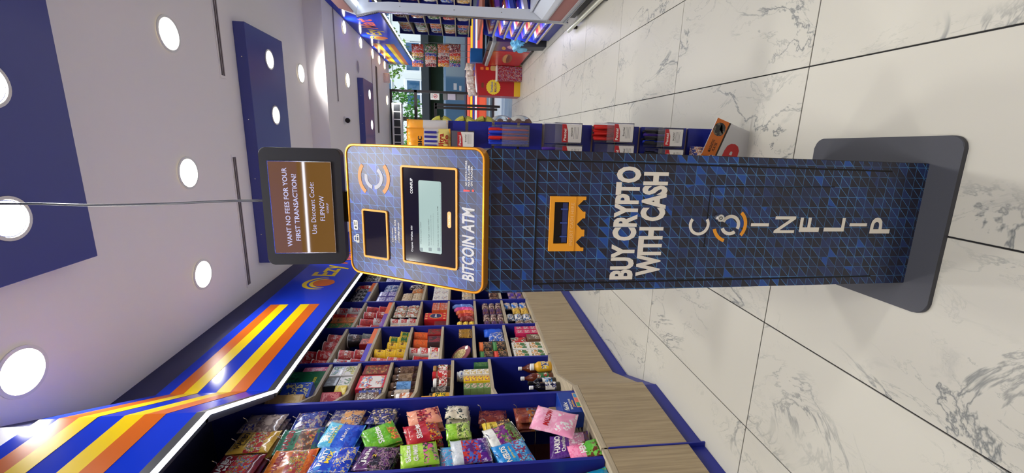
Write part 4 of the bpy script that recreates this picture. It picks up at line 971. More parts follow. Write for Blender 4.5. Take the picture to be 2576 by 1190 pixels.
tbox('tea_box', 'yellow tea carton', (.07, .07, .07), (222, 196, 80), A((222, 196, 80), (240, 226, 150)), 1, 2.45, x=-1.585, rot=-.3); tbox('tea_box', 'red tea carton', (.07, .07, .11), (150, 40, 56), A((150, 40, 56), (190, 110, 110)), 1, 2.33, x=-1.55, rot=-.5)
tbox('pizza_box', 'dark red pizza box', (.12, .06, .17), (130, 36, 32), A((130, 36, 32), (206, 140, 80), (80, 90, 40), scale=18), 2, 2.70)
tbox('pizza_box', 'white pizza box with red rim and blue letters', (.16, .05, .175), (206, 40, 60), A(WHT, (206, 160, 110), (110, 150, 200), (200, 60, 70), scale=16), 2, 2.55)
for i in range(3): tbox('toy_blister', ('dark razor pack', 'blue and white razor pack', 'brown razor pack')[i], (.055, .04, .13), ((40, 36, 40), (60, 80, 160), (110, 80, 66))[i], A(((40, 36, 40), (60, 80, 160), (110, 80, 66))[i], WHT, BLK, scale=40), 2, 2.445 - i * .07, x=-1.59 + i * .03, rot=-.3)
def jar(desc, y, row, R_, h_, gl, lid, lab, word=None, ink='k', x=None, lidh=.022, name='jar'):
    put(('jar', desc), lambda r: b_jar(r, R_, h_, gl, lid, lab, lidh, word, ink), ((XS - .014 - R_) if x is None else x, y, ROWS[1][row] + .0004), PI / 2, name, Lb(desc, 1, row), 'jar', '%s on the %s shelf of the %s' % (desc, ORD[row], BAYN[1]))
GLB = M('coffee_glass', (60, 38, 26), .12, coat=.6); LIDB = C((112, 84, 62), .4)
for i, (cc, nm) in enumerate((((120, 90, 66), 'brown labelled'), ((150, 124, 96), 'beige labelled'), ((110, 160, 214), 'blue labelled'), ((214, 200, 180), 'white labelled'))):
    jar('%s instant coffee jar with brown lid' % nm, 2.72 - i * .094, 3, .041, .165, GLB, LIDB, A(cc, [max(0, v - 40) for v in cc], scale=26))
jar('orange labelled spread jar', 2.335, 3, .036, .10, C((150, 80, 40)), C((230, 226, 220)), A((206, 120, 60), WHT), x=-1.565)
jar('white and green labelled jar with gold lid', 2.725, 4, .036, .125, GLB, C((150, 110, 50), .3), A(WHT, (40, 120, 70), RED, scale=26)); jar('red labelled jar with red lid', 2.65, 4, .037, .125, C((130, 60, 40)), C((190, 30, 36)), A(RED, WHT, (150, 20, 30), scale=26))
jar('dark brown hazelnut spread jar with white lid', 2.56, 4, .043, .115, GLB, C((236, 234, 228)), A(WHT, (110, 60, 40), RED, scale=26)); jar('dark spice jar', 2.46, 4, .03, .12, C((34, 26, 26)), BLACK, A((40, 36, 38), (150, 140, 130), scale=50)); jar('black spice jar', 2.395, 4, .026, .13, C((24, 20, 22)), BLACK, A((30, 28, 30), (120, 110, 110), scale=50))
put('honey', lambda r: b_bottle(r, .034, .17, C((216, 160, 30)), C((222, 160, 60)), A(YEL, (60, 90, 40), (30, 24, 20), scale=30), .06, .5, .6), (-1.55, 2.30, ROWS[1][4] + .0004), PI / 2, 'honey_bottle', 'yellow squeeze honey bottle on the fifth shelf of the pantry bay', 'bottle', None)
for i in range(4):
    for j in range(3):
        tbox('spice_box', ('green striped spice carton', 'yellow spice carton', 'white and yellow spice carton')[j], (.052, .05, .052), ((90, 140, 80), YEL, WHT)[j], A(*(((90, 140, 80), RED, WHT), (YEL, RED, (40, 80, 140)), (WHT, YEL, BLK))[j], scale=50), 5, 2.70 - i * .055, j * .0526) if False else None
for col in range(3):
    for lv in range(4):
        desc = ('white and yellow spice carton', 'yellow spice carton', 'green striped spice carton')[col]
        put(('sp', col), lambda r: b_box(r, .062, .06, .043, C((WHT, YEL, (120, 150, 90))[col]), A(*((WHT, YEL, BLK), (YEL, RED, (40, 80, 140)), ((90, 140, 80), RED, WHT))[col], scale=60)), (XS - .045, 2.63 - col * .085, ROWS[1][5] + .0004 + lv * .0436), PI / 2, 'spice_box', Lb(desc, 1, 5), 'carton', 'spice cartons on the sixth shelf of the pantry bay')
put('tin', lambda r: b_jar(r, .038, .045, C((200, 204, 210), .25), C((210, 212, 216), .25), A(WHT, NVY, (150, 160, 190), scale=30), .008), (XS - .05, 2.63, ROWS[1][5] + .0004 + 4 * .0436), PI / 2, 'food_tin', 'white and blue tin standing on the spice cartons', 'tin', None)
tbox('spice_box', 'small dark green carton', (.06, .05, .10), (40, 90, 50), A((40, 90, 50), (90, 130, 70)), 5, 2.72)
def bottle(desc, y, R_, h_, gl, cap, lab, x=None, **k):
    put(('bt', desc), lambda r: b_bottle(r, R_, h_, gl, cap, lab, **k), ((XS - .014 - R_) if x is None else x, y, ROWS[1][6] + .0004), PI / 2, 'bottle', Lb(desc, 1, 6), 'bottle', '%s on the bottom shelf of the %s' % (desc, BAYN[1]))
SAUCE = M('sauce_brown', (92, 40, 22), .12, coat=.6)
bottle('brown sauce bottle with white cap and green label', 2.72, .035, .225, SAUCE, WHITE, A(GRN, WHT, RED, scale=20), x=-1.62); bottle('brown sauce bottle with white cap and green label', 2.59, .035, .225, SAUCE, WHITE, A(GRN, WHT, RED, scale=20), x=-1.62)
bottle('yellow squeeze bottle with white cap', 2.66, .036, .15, C((226, 170, 40)), WHITE, A(YEL, WHT, NVY, scale=20), x=-1.575, capr=.6)
bottle('black sauce bottle with white label', 2.50, .034, .19, M('soy_black', (14, 12, 14), .1, coat=.6), BLACK, A(WHT, BLK, LBL, scale=26), x=-1.6); bottle('dark bottle with white cap and pale label', 2.385, .032, .20, M('soy_black'), WHITE, A(WHT, NVY, BLK, scale=26), x=-1.56)
# ------------------------------------------------------------------ bags of sweets on hooks
HOOKX = XC - .33
def foil(*cols, scale=16.): return art('foil_' + '_'.join('%d.%d.%d' % tuple(c) for c in cols) + '%g' % scale, cols, scale, .22, seed=len(_mats) * .53, coat=.5)
CANDY = ((190, 60, 60), (220, 190, 60), (90, 140, 60), (150, 130, 140))
SPOT = {}
def hook_stack(key, desc, yc, zc, w_, h_, n, mats, split=(), words=(), th=.028, x0=-1.43, seed=1, roll=0., place='on a hook in the sweets bay'):
    sr_, cr_ = math.sin(roll) * h_ / 2, math.cos(roll) * h_ / 2; ztop = zc + cr_
    k_ = root('display_hook', 'thin chrome hook carrying the %s' % desc, 'hook', (HOOKX, yc + sr_, ztop - .012), group='chrome hooks in the sweets bay')
    obj('rod', tube(B(), [(.0, 0, 0), (.29, 0, 0), (.315, 0, .006), (.325, 0, .02)], .0022, 6), CHROME, k_, smooth=True)
    obj('plate', bx(B(), -.001, .004, -.012, .012, -.02, .012), CHROME, k_)
    for i in range(n):
        key2 = (key, i > 0)
        rz = PI / 2 + rnd.uniform(-.09, .09); x = x0 - i * (th + .003)
        r = put(key2, lambda q: b_pouch(q, w_, h_, th, mats, split, words if i == 0 else (), seed), (x, yc - sr_ + rnd.uniform(-.004, .004), zc - cr_ - i * .006), rz, 'sweet_bag', ('%s at the front of a sweets hook' if i == 0 else '%s behind the front bag on its hook') % desc, 'sweet bag', 'bags hanging on the hook with the %s' % desc if n > 1 else None)
        r.rotation_euler = (rnd.uniform(-.06, .02), roll + rnd.uniform(-.03, .03), rz)
inkc = lambda c: C(c)
Yf, Ym, Yn = 1.99, 1.845, 1.695
hook_stack('nut', 'grey brown nut bag', Yf, 2.12, .14, .19, 3, [foil((150, 136, 126), (190, 176, 160), (60, 66, 130)), foil((168, 150, 136), (120, 104, 96))], (.6,), (), seed=11, roll=.1)
hook_stack('goldbear', 'gold Haribo bag', Ym, 2.10, .16, .185, 3, [foil((224, 184, 74), (236, 204, 110)), foil(*CANDY, (232, 226, 214), scale=34), foil((206, 160, 50), (224, 184, 74))], (.62, .2), (('HARIBO', 'k', .5, .80, .74, .15, .03), ('Goldbears', 'k', .5, .67, .55, .07, .01)), seed=12)
hook_stack('haribored', 'dark red Haribo bag', Yn, 2.11, .16, .19, 3, [foil((128, 24, 36), (150, 36, 44)), foil(*CANDY, (90, 130, 210), scale=34), foil((110, 20, 30), (128, 24, 36))], (.6, .18), (('HARIBO', 'w', .5, .80, .74, .15, .03), ('MIX', 'w', .5, .67, .4, .07, .02)), seed=13, roll=0.12)
hook_stack('haribogreen', 'green Haribo bag', Ym, 1.895, .165, .20, 3, [foil((50, 124, 92), (60, 136, 104)), foil((96, 70, 60), (120, 90, 80), (200, 170, 60), (206, 60, 70), scale=34), foil((36, 60, 130), (40, 100, 80))], (.56, .16), (('HARIBO', 'r', .5, .77, .76, .15, .035), ('Cola', 'k', .45, .64, .4, .07, .01)), seed=14)
hook_stack('bluesmall', 'blue and brown chocolate bag', Yf, 1.90, .14, .15, 2, [foil((40, 60, 140), (150, 140, 130), (90, 60, 110))], (), (), seed=15)
hook_stack('hariboorange', 'orange Haribo bag', Yn, 1.885, .165, .195, 3, [foil((232, 120, 36), (240, 140, 50)), foil(*CANDY, (240, 150, 60), scale=30), foil((214, 90, 30), (232, 120, 36))], (.58, .15), (('HARIBO', 'r', .5, .78, .76, .15, .035), ), seed=16, roll=0.05)
hook_stack('nut2', 'grey and orange nut bag', Yf, 1.72, .14, .165, 2, [foil((150, 140, 132), (60, 60, 110)), foil((206, 150, 90), (180, 170, 160), (40, 50, 110), scale=26)], (.62,), (), seed=17, roll=.12)
hook_stack('bluea', 'sky blue and blue sweet bag', Ym, 1.71, .17, .18, 3, [foil((80, 180, 220), (110, 200, 230)), foil((30, 80, 200), (44, 100, 214)), foil((24, 60, 180), (40, 90, 210))], (.62, .3), (('MILK', 'w', .5, .80, .6, .14, .03), ('BOTTLES', 'y', .5, .66, .7, .08, .02), ('Allen\'s', 'w', .5, .40, .5, .1, .01)), seed=18, roll=0.2)
hook_stack('blueb', 'deep blue party mix bag', Yn, 1.70, .17, .175, 4, [foil((30, 76, 206), (60, 140, 220)), foil((26, 60, 190), (40, 90, 210), (220, 200, 120), scale=24)], (.45,), (('PARTY', 'w', .5, .78, .68, .14, .03), ('MIX', 'y', .5, .62, .5, .12, .03), ('Allen\'s', 'w', .5, .2, .45, .09, .01)), seed=19, roll=0.1)
hook_stack('navyb', 'navy and tan chocolate bag', Yf, 1.54, .14, .14, 2, [foil((28, 36, 110), (190, 170, 140), (60, 60, 60))], (), (), seed=20, roll=.15)
hook_stack('skitg', 'lime green Skittles bag', Ym, 1.525, .16, .165, 4, [foil((96, 176, 34), (116, 190, 44)), foil((90, 166, 30), (206, 90, 60), (220, 190, 60), scale=22)], (.3,), (('Skittles', 'w', .5, .55, .74, .17, .025), ), seed=21, roll=-0.42)
hook_stack('jells', 'purple and black jelly bag', Yn, 1.515, .165, .165, 2, [foil((60, 28, 80), (96, 40, 110)), foil((30, 22, 34), (150, 120, 130), (90, 40, 100), scale=28)], (.6,), (('Jells', 'w', .5, .76, .6, .16, .02), ('2', 'y', .5, .55, .1, .09, .03)), seed=22, roll=0.22)
hook_stack('salmon', 'flat salmon pink pouch', 1.972, 1.325, .14, .17, 3, [foil((226, 150, 120), (232, 164, 134)), foil((226, 150, 120), (180, 50, 60), (110, 20, 40), scale=14)], (.75,), (), seed=23, roll=-0.22)
hook_stack('skitr', 'red Skittles bag', Ym, 1.325, .16, .17, 3, [foil((170, 24, 34), (190, 40, 44)), foil((160, 20, 30), (60, 40, 90), (220, 160, 50), scale=20)], (.35,), (('Skittles', 'w', .5, .62, .74, .17, .025), ), seed=24, roll=-0.26)
hook_stack('gummy', 'green and pink Skittles gummies bag', Yn, 1.325, .165, .17, 3, [foil((150, 200, 50), (170, 214, 70)), foil((150, 200, 50), (222, 90, 160), (60, 80, 60), scale=12)], (.4,), (('Skittles', 'w', .5, .80, .7, .14, .025), ('GUMMIES', 'w', .5, .60, .72, .13, .03)), seed=25, roll=-0.16)
hook_stack('sky', 'pale blue sweet bag', Yn, 1.185, .15, .10, 2, [foil((90, 170, 220), (120, 190, 232), (220, 130, 160), scale=24)], (), (), x0=-1.46, seed=26)
hook_stack('beige', 'beige and silver nut bag', Yf, 1.155, .12, .12, 3, [foil((206, 196, 172), (224, 216, 196), (40, 60, 60))], (), (), seed=27, roll=.1)
hook_stack('mini', 'small lime green nut bag', Ym, 1.15, .11, .12, 3, [foil((128, 186, 40), (150, 200, 60)), foil((170, 200, 90), (220, 220, 150), (60, 90, 50), scale=30)], (.55,), (('NUTS', 'k', .5, .42, .4, .12, .02), ), seed=28, roll=-0.1)
hook_stack('sour', 'pale bag with purple and red sour sweets', Yn, 1.09, .165, .18, 3, [foil((196, 206, 214), (214, 220, 226)), foil((90, 30, 110), (200, 60, 50), (80, 110, 200), scale=14), foil((96, 40, 140), (206, 190, 230), (120, 60, 160), scale=20)], (.72, .3), (('NEW', 'b', .5, .18, .4, .12, .03), ), seed=29, roll=-0.12)
hook_stack('choc1', 'brown chocolate nut bag', 2.005, .965, .12, .15, 2, [foil((120, 52, 40), (150, 80, 60), (96, 40, 34), scale=18)], (), (), x0=-1.475, seed=30, roll=.1)
hook_stack('choc2', 'yellow chocolate nut bag', 1.905, .945, .13, .15, 3, [foil((232, 200, 60), (240, 214, 90)), foil((90, 74, 60), (226, 180, 110), (70, 56, 46), scale=18)], (.5,), (('CRUNCHY', 'k', .5, .72, .5, .08, .01), ), x0=-1.475, seed=31, roll=-0.15)
hook_stack('grape', 'white and green grape sweet bag', 1.80, .93, .155, .165, 5, [foil((214, 216, 210), (226, 226, 220)), foil((110, 40, 120), (90, 140, 60), (200, 120, 150), scale=18), foil((80, 110, 50), (120, 150, 80), (90, 30, 40), scale=20)], (.72, .35), (), seed=32, roll=-0.3)
hook_stack('choc3', 'brown and gold chocolate bag', 2.0, .775, .13, .14, 3, [foil((130, 56, 40), (150, 80, 56)), foil((180, 110, 50), (110, 50, 40), (110, 140, 160), scale=18)], (.5,), (), x0=-1.475, seed=33)
hook_stack('nerds', 'sky blue Nerds bag', 1.665, .895, .15, .165, 3, [foil((40, 140, 214), (60, 160, 226)), foil((40, 130, 206), (150, 60, 90), (120, 200, 236), scale=18)], (.42,), (('NERDS', 'w', .5, .74, .66, .18, .035), ('gummy clusters', 'y', .5, .56, .5, .08, .01)), seed=34, roll=-0.32)
hook_stack('mallow', 'big pink marshmallow bag', 1.80, .672, .175, .215, 1, [foil((236, 160, 190), (240, 180, 204)), foil((236, 150, 186), (240, 236, 236), (240, 170, 200), scale=12)], (.45,), (('MALLOW', 'r', .5, .66, .7, .13, .035), ), th=.035, x0=-1.372, seed=35, roll=0.42)
# bags standing in the bottom tray
def tray_bag(key, desc, y, x, w_, h_, th, mats, split, words, seed, tilt=-.25, z=.4865):
    r = put(key, lambda q: b_pouch(q, w_, h_, th, mats, split, words, seed), (x, y, z), PI / 2 + rnd.uniform(-.08, .08), 'sweet_bag', desc, 'sweet bag', None, (tilt, 0))
    return r
tray_bag('cham', 'purple Haribo Chamallows bag standing in the bottom tray', 1.725, -1.44, .18, .20, .035, [foil((84, 40, 130), (100, 54, 146)), foil((224, 160, 190), (240, 230, 232), (214, 140, 176), scale=20), foil((84, 40, 130), (110, 50, 60))], (.5, .1), (('HARIBO', 'w', .5, .80, .7, .15, .035), ('Chamallows', 'w', .5, .64, .72, .1, .015)), 36, z=.508).rotation_euler[1] = .2
tray_bag('hen', 'pink and green chewy sweet bag leaning at the front of the tray', 1.645, -1.398, .11, .15, .03, [foil((232, 120, 160), (240, 150, 184)), foil((90, 180, 60), (110, 60, 40), (120, 200, 80), scale=14)], (.5,), (('HEN', 'w', .5, .55, .6, .2, .035), ), 37)
def felix(r):
    b_box(r, .17, .10, .115, C((24, 60, 150)), None)
    fm = frame_mat((0, -.0502, 0), (1, 0, 0), (0, 0, 1))
    text('felix', INKW, r, fm, -.035, .09, .07, .026, .0004, .02, .2); text('SENSATIONS', INKW, r, fm, -.02, .062, .085, .011, .0004, .02); text('Jellies', C((240, 180, 60)), r, fm, -.015, .046, .06, .016, .0004, .02)
    patch('panel_print', C((236, 170, 90)), r, fm, rrect(.12, .028, .002, 2, .012, .018), .0003)
    for k, cc in enumerate(((70, 160, 120), (226, 120, 110), (80, 150, 200))): patch('flavour_print', C(cc), r, fm, rrect(.034, .022, .001, 2, -.024 + k * .037, .018), .0005)
    obj('open_flap', bx(B(), -.085, .085, .046, .05, .113, .155), C((176, 150, 116), .8), r)
put('felix', felix, (-1.442, 1.985, .4865), PI / 2 - .05, 'pet_food_box', 'blue Felix pet food carton with open flap in the corner of the sweets tray', 'box', None)
# next bay, cyan bags at its foot
for k, (y, x, w_) in enumerate(((1.474, -1.43, .16), (1.325, -1.44, .15), (1.165, -1.43, .15))):
    tray_bag(('cyan', k), ('cyan bag with green zigzag border', 'deep blue bag with green star border', 'cyan chip bag behind the others')[k] + ' beside the sweets bay', y, x, w_, .22 - .01 * k, .04, [foil(((30, 150, 196), (26, 50, 170), (40, 160, 200))[k], (110, 200, 120), ((40, 170, 210), (36, 70, 190), (60, 180, 210))[k], scale=9)], (), (), 40 + k)

# ------------------------------------------------------------------ pen stand: slat-wall end of a gondola behind the kiosk
YP = 1.65
xr = .057
G = root('gondola', 'blue slat-wall gondola end with cream grooves and a rounded top, behind the kiosk', 'display stand', (-.2, YP, 0))
SL = M('slat_blue', (30, 42, 150), .35); CRM = M('groove_cream', (206, 192, 160), .5)
gz = [ony(x, 310, YP).z for x in (1108, 1174.5, 1241, 1305, 1368, 1431, 1493, 1552, 1612, 1672, 1732)]
ztop = 1.315
obj('core', bx(B(), -.26, .255, .014, .03, .1, 1.21), CRM, G)
lev = [ztop] + gz + [.12]
for a, b_ in zip(lev, lev[1:]):
    hi, lo = a - (.0055 if a != ztop else 0), b_ + (.0055 if b_ != .12 else 0)
    if a == ztop:
        R_ = .085; pts = [(-.26, lo), (xr + .2, lo)] + [(xr + .2 - R_ + R_ * math.cos(t * PI / 20), hi - R_ + R_ * math.sin(t * PI / 20)) for t in range(11)] + [(-.26, hi)]
        obj('slat', prism(B(), pts, .03, lambda u, v, w_: (u, w_, v)), SL, G)
    else: obj('slat', bx(B(), -.26, xr + .2, 0, .014, lo, hi), SL, G)
obj('carcass', bx(B(), -.26, .22, .032, 1.2, .1, 1.18), SL, G)
obj('plinth', bx(B(), -.25, .21, .02, 1.2, 0, .1), BLACK, G)
ACR = M('acrylic', (235, 235, 245), .05, trans=.92, ior=1.2)
def pen(parent_label, p0, p1, col, group, clip=True):
    d = (Vector(p1) - Vector(p0)); L = d.length; q = d.to_track_quat('Z', 'Y')
    key = ('pen', col)
    def mk(r):
        obj('barrel', lathe(B(), [(.0012, -.003), (.004, .008), (.0046, .02), (.0046, .14)], 10), C(col, .3), r, smooth=True)
        obj('cap', lathe(B(), [(.0052, .095), (.0056, .10), (.0056, .145), (.004, .148)], 10), C(col, .25), r, smooth=True)
        obj('clip', bx(B(), -.0012, .0012, -.0085, -.0055, .105, .143), C([max(0, v - 30) for v in col], .3), r)
    r = put(key, mk, p0, 0, 'pen', parent_label, 'pen', group)
    r.rotation_mode = 'QUATERNION'; r.rotation_quaternion = q
    return r
def holder(xa, xb, ya, yb, label, card=True, deep=.048, sub='', pens=None, pg=''):
    a = ony(xa, (ya + yb) / 2, YP - deep); b_ = ony(xb, (ya + yb) / 2, YP - deep); l_ = ony((xa + xb) / 2, yb, YP - deep); r_ = ony((xa + xb) / 2, ya, YP - deep)
    W_ = r_.x - l_.x; H_ = a.z - b_.z
    t = root('pen_holder', label, 'pen holder', ((l_.x + r_.x) / 2, YP - deep, b_.z), group='clear pen holders on the slat wall')
    w2 = W_ / 2; th = .0018
    obj('front_wall', bx(B(), -w2, w2, 0, th, 0, H_), ACR, t); obj('side_wall', bx(B(), -w2, -w2 + th, th, deep - .002, 0, H_), ACR, t); obj('side_wall', bx(B(), w2 - th, w2, th, deep - .002, 0, H_), ACR, t)
    obj('bottom', bx(B(), -w2, w2, th, deep - .002, 0, th), ACR, t); obj('back_wall', bx(B(), -w2, w2, deep - .0035, deep - .0015, 0, H_ * 1.35), ACR, t)
    if card:
        fm = frame_mat((0, -.0004, 0), (1, 0, 0), (0, 0, 1)); cw = W_ * .86; ch = H_ * .72
        c = patch('price_card', M('card_white', (232, 230, 226), .5), t, fm, rrect(cw, ch, .003, 3, 0, H_ * .38), .0006)
        patch('card_band', C((186, 42, 52)), c, fm, [(-cw / 2, H_ * .38 + ch * .18), (cw * .1, H_ * .38 + ch * .20), (cw / 2, H_ * .38 + ch * .30), (cw / 2, H_ * .38 + ch / 2), (-cw / 2, H_ * .38 + ch / 2)], .0004, .0006)
        text('Pentel', INKW, c, fm, -cw * .08, H_ * .38 + ch * .35, cw * .66, ch * .14, .0013, .02)
        text(sub or 'GEL PEN', INKK, c, fm, cw * .08, H_ * .38, cw * .5, ch * .09, .0009, .01)
        for k in range(4): patch('print_line', C((120, 120, 124)), c, fm, [(-cw * .3, H_ * .38 - ch * (.12 + .07 * k)), (cw * .36, H_ * .38 - ch * (.12 + .07 * k)), (cw * .36, H_ * .38 - ch * (.105 + .07 * k)), (-cw * .3, H_ * .38 - ch * (.105 + .07 * k))], .0002, .0006)
    if pens:
        n = len(pens)
        for i, c in enumerate(pens):
            u = -w2 + .009 + (W_ - .018) * (i + .5) / n; v = .012 + (i % 3) * .012
            base = Vector(t.location) + Vector((u, v, .004)); tip = base + Vector((rnd.uniform(-.03, .03) * .5, rnd.uniform(-.004, .01), 1))
            nm = 'red' if c[0] > 150 else ('blue' if c[2] > 130 else ('violet' if c[0] > 60 else 'black'))
            pen('%s pen standing in %s' % (nm, pg), base, tip, c, '%s pens in %s' % (nm, pg))
    return t
RP, BP, KP, VP = (206, 40, 36), (36, 64, 196), (22, 24, 36), (76, 50, 150)
holder(1136, 1193, 329, 372, 'clear holder with Pentel card at the top of the slat wall', True, sub='EnerGel')
holder(1263, 1332, 314, 369, 'clear holder without card, full of red and blue pens', False, pens=[BP, BP, RP, RP, BP, RP, BP, RP, BP], pg='the cardless clear holder')
holder(1396, 1464, 309, 362, 'empty clear holder with a Pentel card, beside the one with violet pens', True, sub='HIGHLIGHTER')
holder(1396, 1464, 364, 418, 'clear holder with Pentel card and violet pens at the kiosk edge', True, sub='HYBRID', pens=[VP, VP, VP, VP, VP], pg='the holder at the kiosk edge')
holder(1527, 1594, 309, 360, 'clear holder with Pentel card full of red pens', True, sub='EnerGel', pens=[RP] * 8, pg='the Pentel holder of red pens')
holder(1527, 1594, 363, 415, 'clear holder with Pentel card next to the red pens', True, sub='EnerGel')
holder(1655, 1718, 322, 371, 'clear holder with Pentel card full of black pens', True, sub='BALLPOINT', pens=[KP, BP, KP, KP, VP, KP, KP], pg='the Pentel holder of black pens')
holder(1655, 1718, 374, 420, 'clear holder with Pentel card below kiosk height beside the black pens', True, sub='GEL PEN', pens=[KP, KP], pg='the half-hidden lowest holder')
# pen multipacks at the top
p = ony(1112, 348, YP - .03); 
def pack_bic(r):
    b_pouch(r, .095, .16, .022, [C((244, 160, 40), .25), C((206, 206, 210), .15), C((236, 220, 130), .3)], (.62, .30), (('BIC', 'k', .5, .70, .4, .09, .03), ('Ultra', C((176, 40, 36)), .5, .22, .62, .12, .02), ('Life', C((176, 40, 36)), .5, .10, .5, .10, .02)), 51)
    for k in range(5): obj('pen_print', bx(B(), -.032 + k * .016 - .004, -.032 + k * .016 + .004, -.0145, -.0125, .052, .096), C((40, 44, 150), .3), r)
put('bic', pack_bic, (p.x - .012, YP - .028, ony(1136, 348, YP - .03).z + .002), .05, 'pen_pack', 'orange topped pack of blue pens at the rounded top of the slat wall', 'pen pack', None)
put('bic2', lambda r: b_pouch(r, .095, .15, .016, [C((244, 170, 60), .25), C((206, 206, 210), .15)], (.6,), (), 52), (p.x + .018, YP - .01, ony(1136, 348, YP - .03).z + .012), -.03, 'pen_pack', 'second orange topped pen pack behind the first', 'pen pack', None)
# magnetic plates packet with a big red P
def plates(r):
    W_, H_ = .165, .215
    obj('sleeve', bevel(bx(B(), -W_ / 2, W_ / 2, -.003, .003, 0, H_), .001, 1), M('sleeve_clear', (205, 206, 208), .2, coat=.5), r)
    fm = frame_mat((0, -.0033, 0), (1, 0, 0), (0, 0, 1))
    patch('header_card', C((206, 110, 36)), r, fm, [(-W_ / 2, H_ - .055), (W_ / 2, H_ - .055), (W_ / 2, H_), (-W_ / 2, H_)], .0006)
    patch('header_edge', C((40, 26, 22)), r, fm, [(-W_ / 2, H_ - .062), (W_ / 2, H_ - .062), (W_ / 2, H_ - .055), (-W_ / 2, H_ - .055)], .0006)
    patch('header_picture', A((30, 30, 34), (120, 110, 90), (60, 60, 70), scale=30), r, fm, arc_pts(0, .026, 0, 2 * PI, 24, .045, H_ - .026), .0004, .0006)
    text('MAGNETIC\nPLATES', INKK, r, fm, -.022, H_ - .03, .05, .026, .0014, .01)
    patch('plate_white', M('plate_white', (196, 197, 198), .35), r, fm, [(-.074, .004), (.074, .004), (.074, .146), (-.074, .146)], .0004)
    text('P', C((186, 40, 44)), r, fm, -.02, .082, .075, .10, .0008, .06)
    patch('speed_ring', C((150, 36, 48)), r, fm, arc_pts(.0155, .0185, 0, 2 * PI, 24, .045, .03), .0003, .0005)
    text('90', C((110, 40, 50)), r, fm, .045, .03, .02, .014, .0008, .02)
pc = ony(1832, 352, YP - .04)
r = put('plates', plates, (pc.x - .065, YP - .045, pc.z - .115), 0, 'plate_packet', 'clear packet of magnetic red P plates with orange header, tilted on the slat wall', 'packet', None)
r.rotation_euler = (0, math.radians(19), 0)
for k in range(4):
    pz = ony(1745, 384, YP - .02)
    put('bluepen', lambda r: b_pouch(r, .06, .12, .012, [A((40, 50, 140), (220, 140, 60), WHT, scale=60)], (), (), 55), (xr - .10 - .012 * k, YP - .016 - .014 * k, pz.z - .105), 0, 'card_pack', 'blue and orange card pack hanging next to the P plates', 'card pack', 'card packs beside the P plates')
# bananas and bagged fruit hanging on the aisle side of the gondola
def banana(r):
    for k in range(4):
        pts = [(.062 * math.cos(a * .3 - 1.05) - .012 * k, .03 * k - .045, .062 * math.sin(a * .3 - 1.05)) for a in range(8)]
        obj('banana', tube(B(), pts, .016, 8), C((168, 164, 62), .5), r, smooth=True)
    obj('stem', tube(B(), [(.02, -.02, .055), (.01, 0, .085)], .007, 8), C((110, 100, 50), .7), r)
for k, (x, nm) in enumerate(((1112, 'top'), (1170, 'middle'), (1220, 'lower'))):
    q = ony(x, 292, 2.6)
    r = put('banana', banana, (q.x - .076, 2.6 + .02 * k, q.z), 0, 'banana_bunch', 'bunch of green yellow bananas hanging at the %s of the gondola side' % nm, 'bananas', 'bananas hanging beside the gondola')
def fruitbag(r):
    for k in range(4):
        bm = B(); bmesh.ops.create_uvsphere(bm, u_segments=12, v_segments=8, radius=.022, matrix=Matrix.Translation((.012 * (k % 2), .03 * (k // 2) - .01, -.05 - .03 * k))); obj('nut', bm, C((118, 72, 56), .5), r, smooth=True)
    bm = B(); bmesh.ops.create_uvsphere(bm, u_segments=14, v_segments=10, radius=.05, matrix=Matrix.Translation((.005, .005, -.09)) @ Matrix.Scale(1.5, 4, (0, 0, 1))); obj('clear_bag', bm, M('film', (240, 240, 240), .1, trans=.95, ior=1.05), r, smooth=True)
for k, x in enumerate((1262, 1308)):
    q = ony(x, 296, 2.6); put('fruitbag', fruitbag, (q.x - .04, 2.6, q.z + .09), 0, 'fruit_bag', ('clear bag of brown fruit hanging under the bananas', 'clear bag of brown fruit hanging lowest on the gondola')[k], 'fruit bag', 'fruit bags beside the gondola')
# ------------------------------------------------------------------ right side: open fridge
LEDR0 = M('led_fridge', (255, 255, 255), .5, emit=(235, 242, 255), es=10.)
FR = root('open_fridge', 'tall white open-front fridge with glass end panel and red lower panel', 'fridge', (1.12, 2.0, 0))
FW = M('fridge_white', (206, 212, 222), .3, coat=.3); FG = M('fridge_grey', (150, 152, 156), .35); FRD = M('fridge_red', (150, 92, 86), .5)
GLASS = M('clear_glass', (255, 255, 255), .02, trans=1., ior=1.02)
L = 2.45
end = [(0.0, .1), (.0, 1.9), (-.05, 2.09), (.85, 2.2), (.85, .1)]
inner = [(.09, .40), (.075, 1.80), (.06, 1.98), (.78, 1.98), (.78, .40)]
obj('end_frame', ring(B(), end, inner, .05, lambda u, v, w_: (u, L - w_, v)), FW, FR)
obj('end_glass', prism(B(), inner, .008, lambda u, v, w_: (u, L - .02 - w_, v)), GLASS, FR)
for k, (u, v) in enumerate(((.04, 1.7), (.04, 1.2), (.045, .75), (.05, .36))): obj('rivet', lathe(B(), [(.006, 0), (.004, .003)], 8, Matrix.Translation((u, L - .05, v)) @ Matrix.Rotation(PI / 2, 4, 'X')), STEEL, FR)
obj('edge_trim', tube(B(), [(-.008, L - .02, .09), (-.008, L - .02, 1.9), (-.06, L - .02, 2.1)], .012, 8), CHROME, FR)
obj('lip', prism(B(), [(.16, .46), (.06, .44), (.0, .36), (.0, .315), (.16, .315)], L - .06, lambda u, v, w_: (u, w_, v)), FW, FR)
obj('front_panel', bx(B(), -.002, .02, 0, L - .06, .175, .305), FRD, FR)
obj('panel_rail', bx(B(), -.012, .02, 0, L - .05, .305, .318), FG, FR); obj('panel_rail', bx(B(), -.012, .02, 0, L - .05, .155, .175), FG, FR)
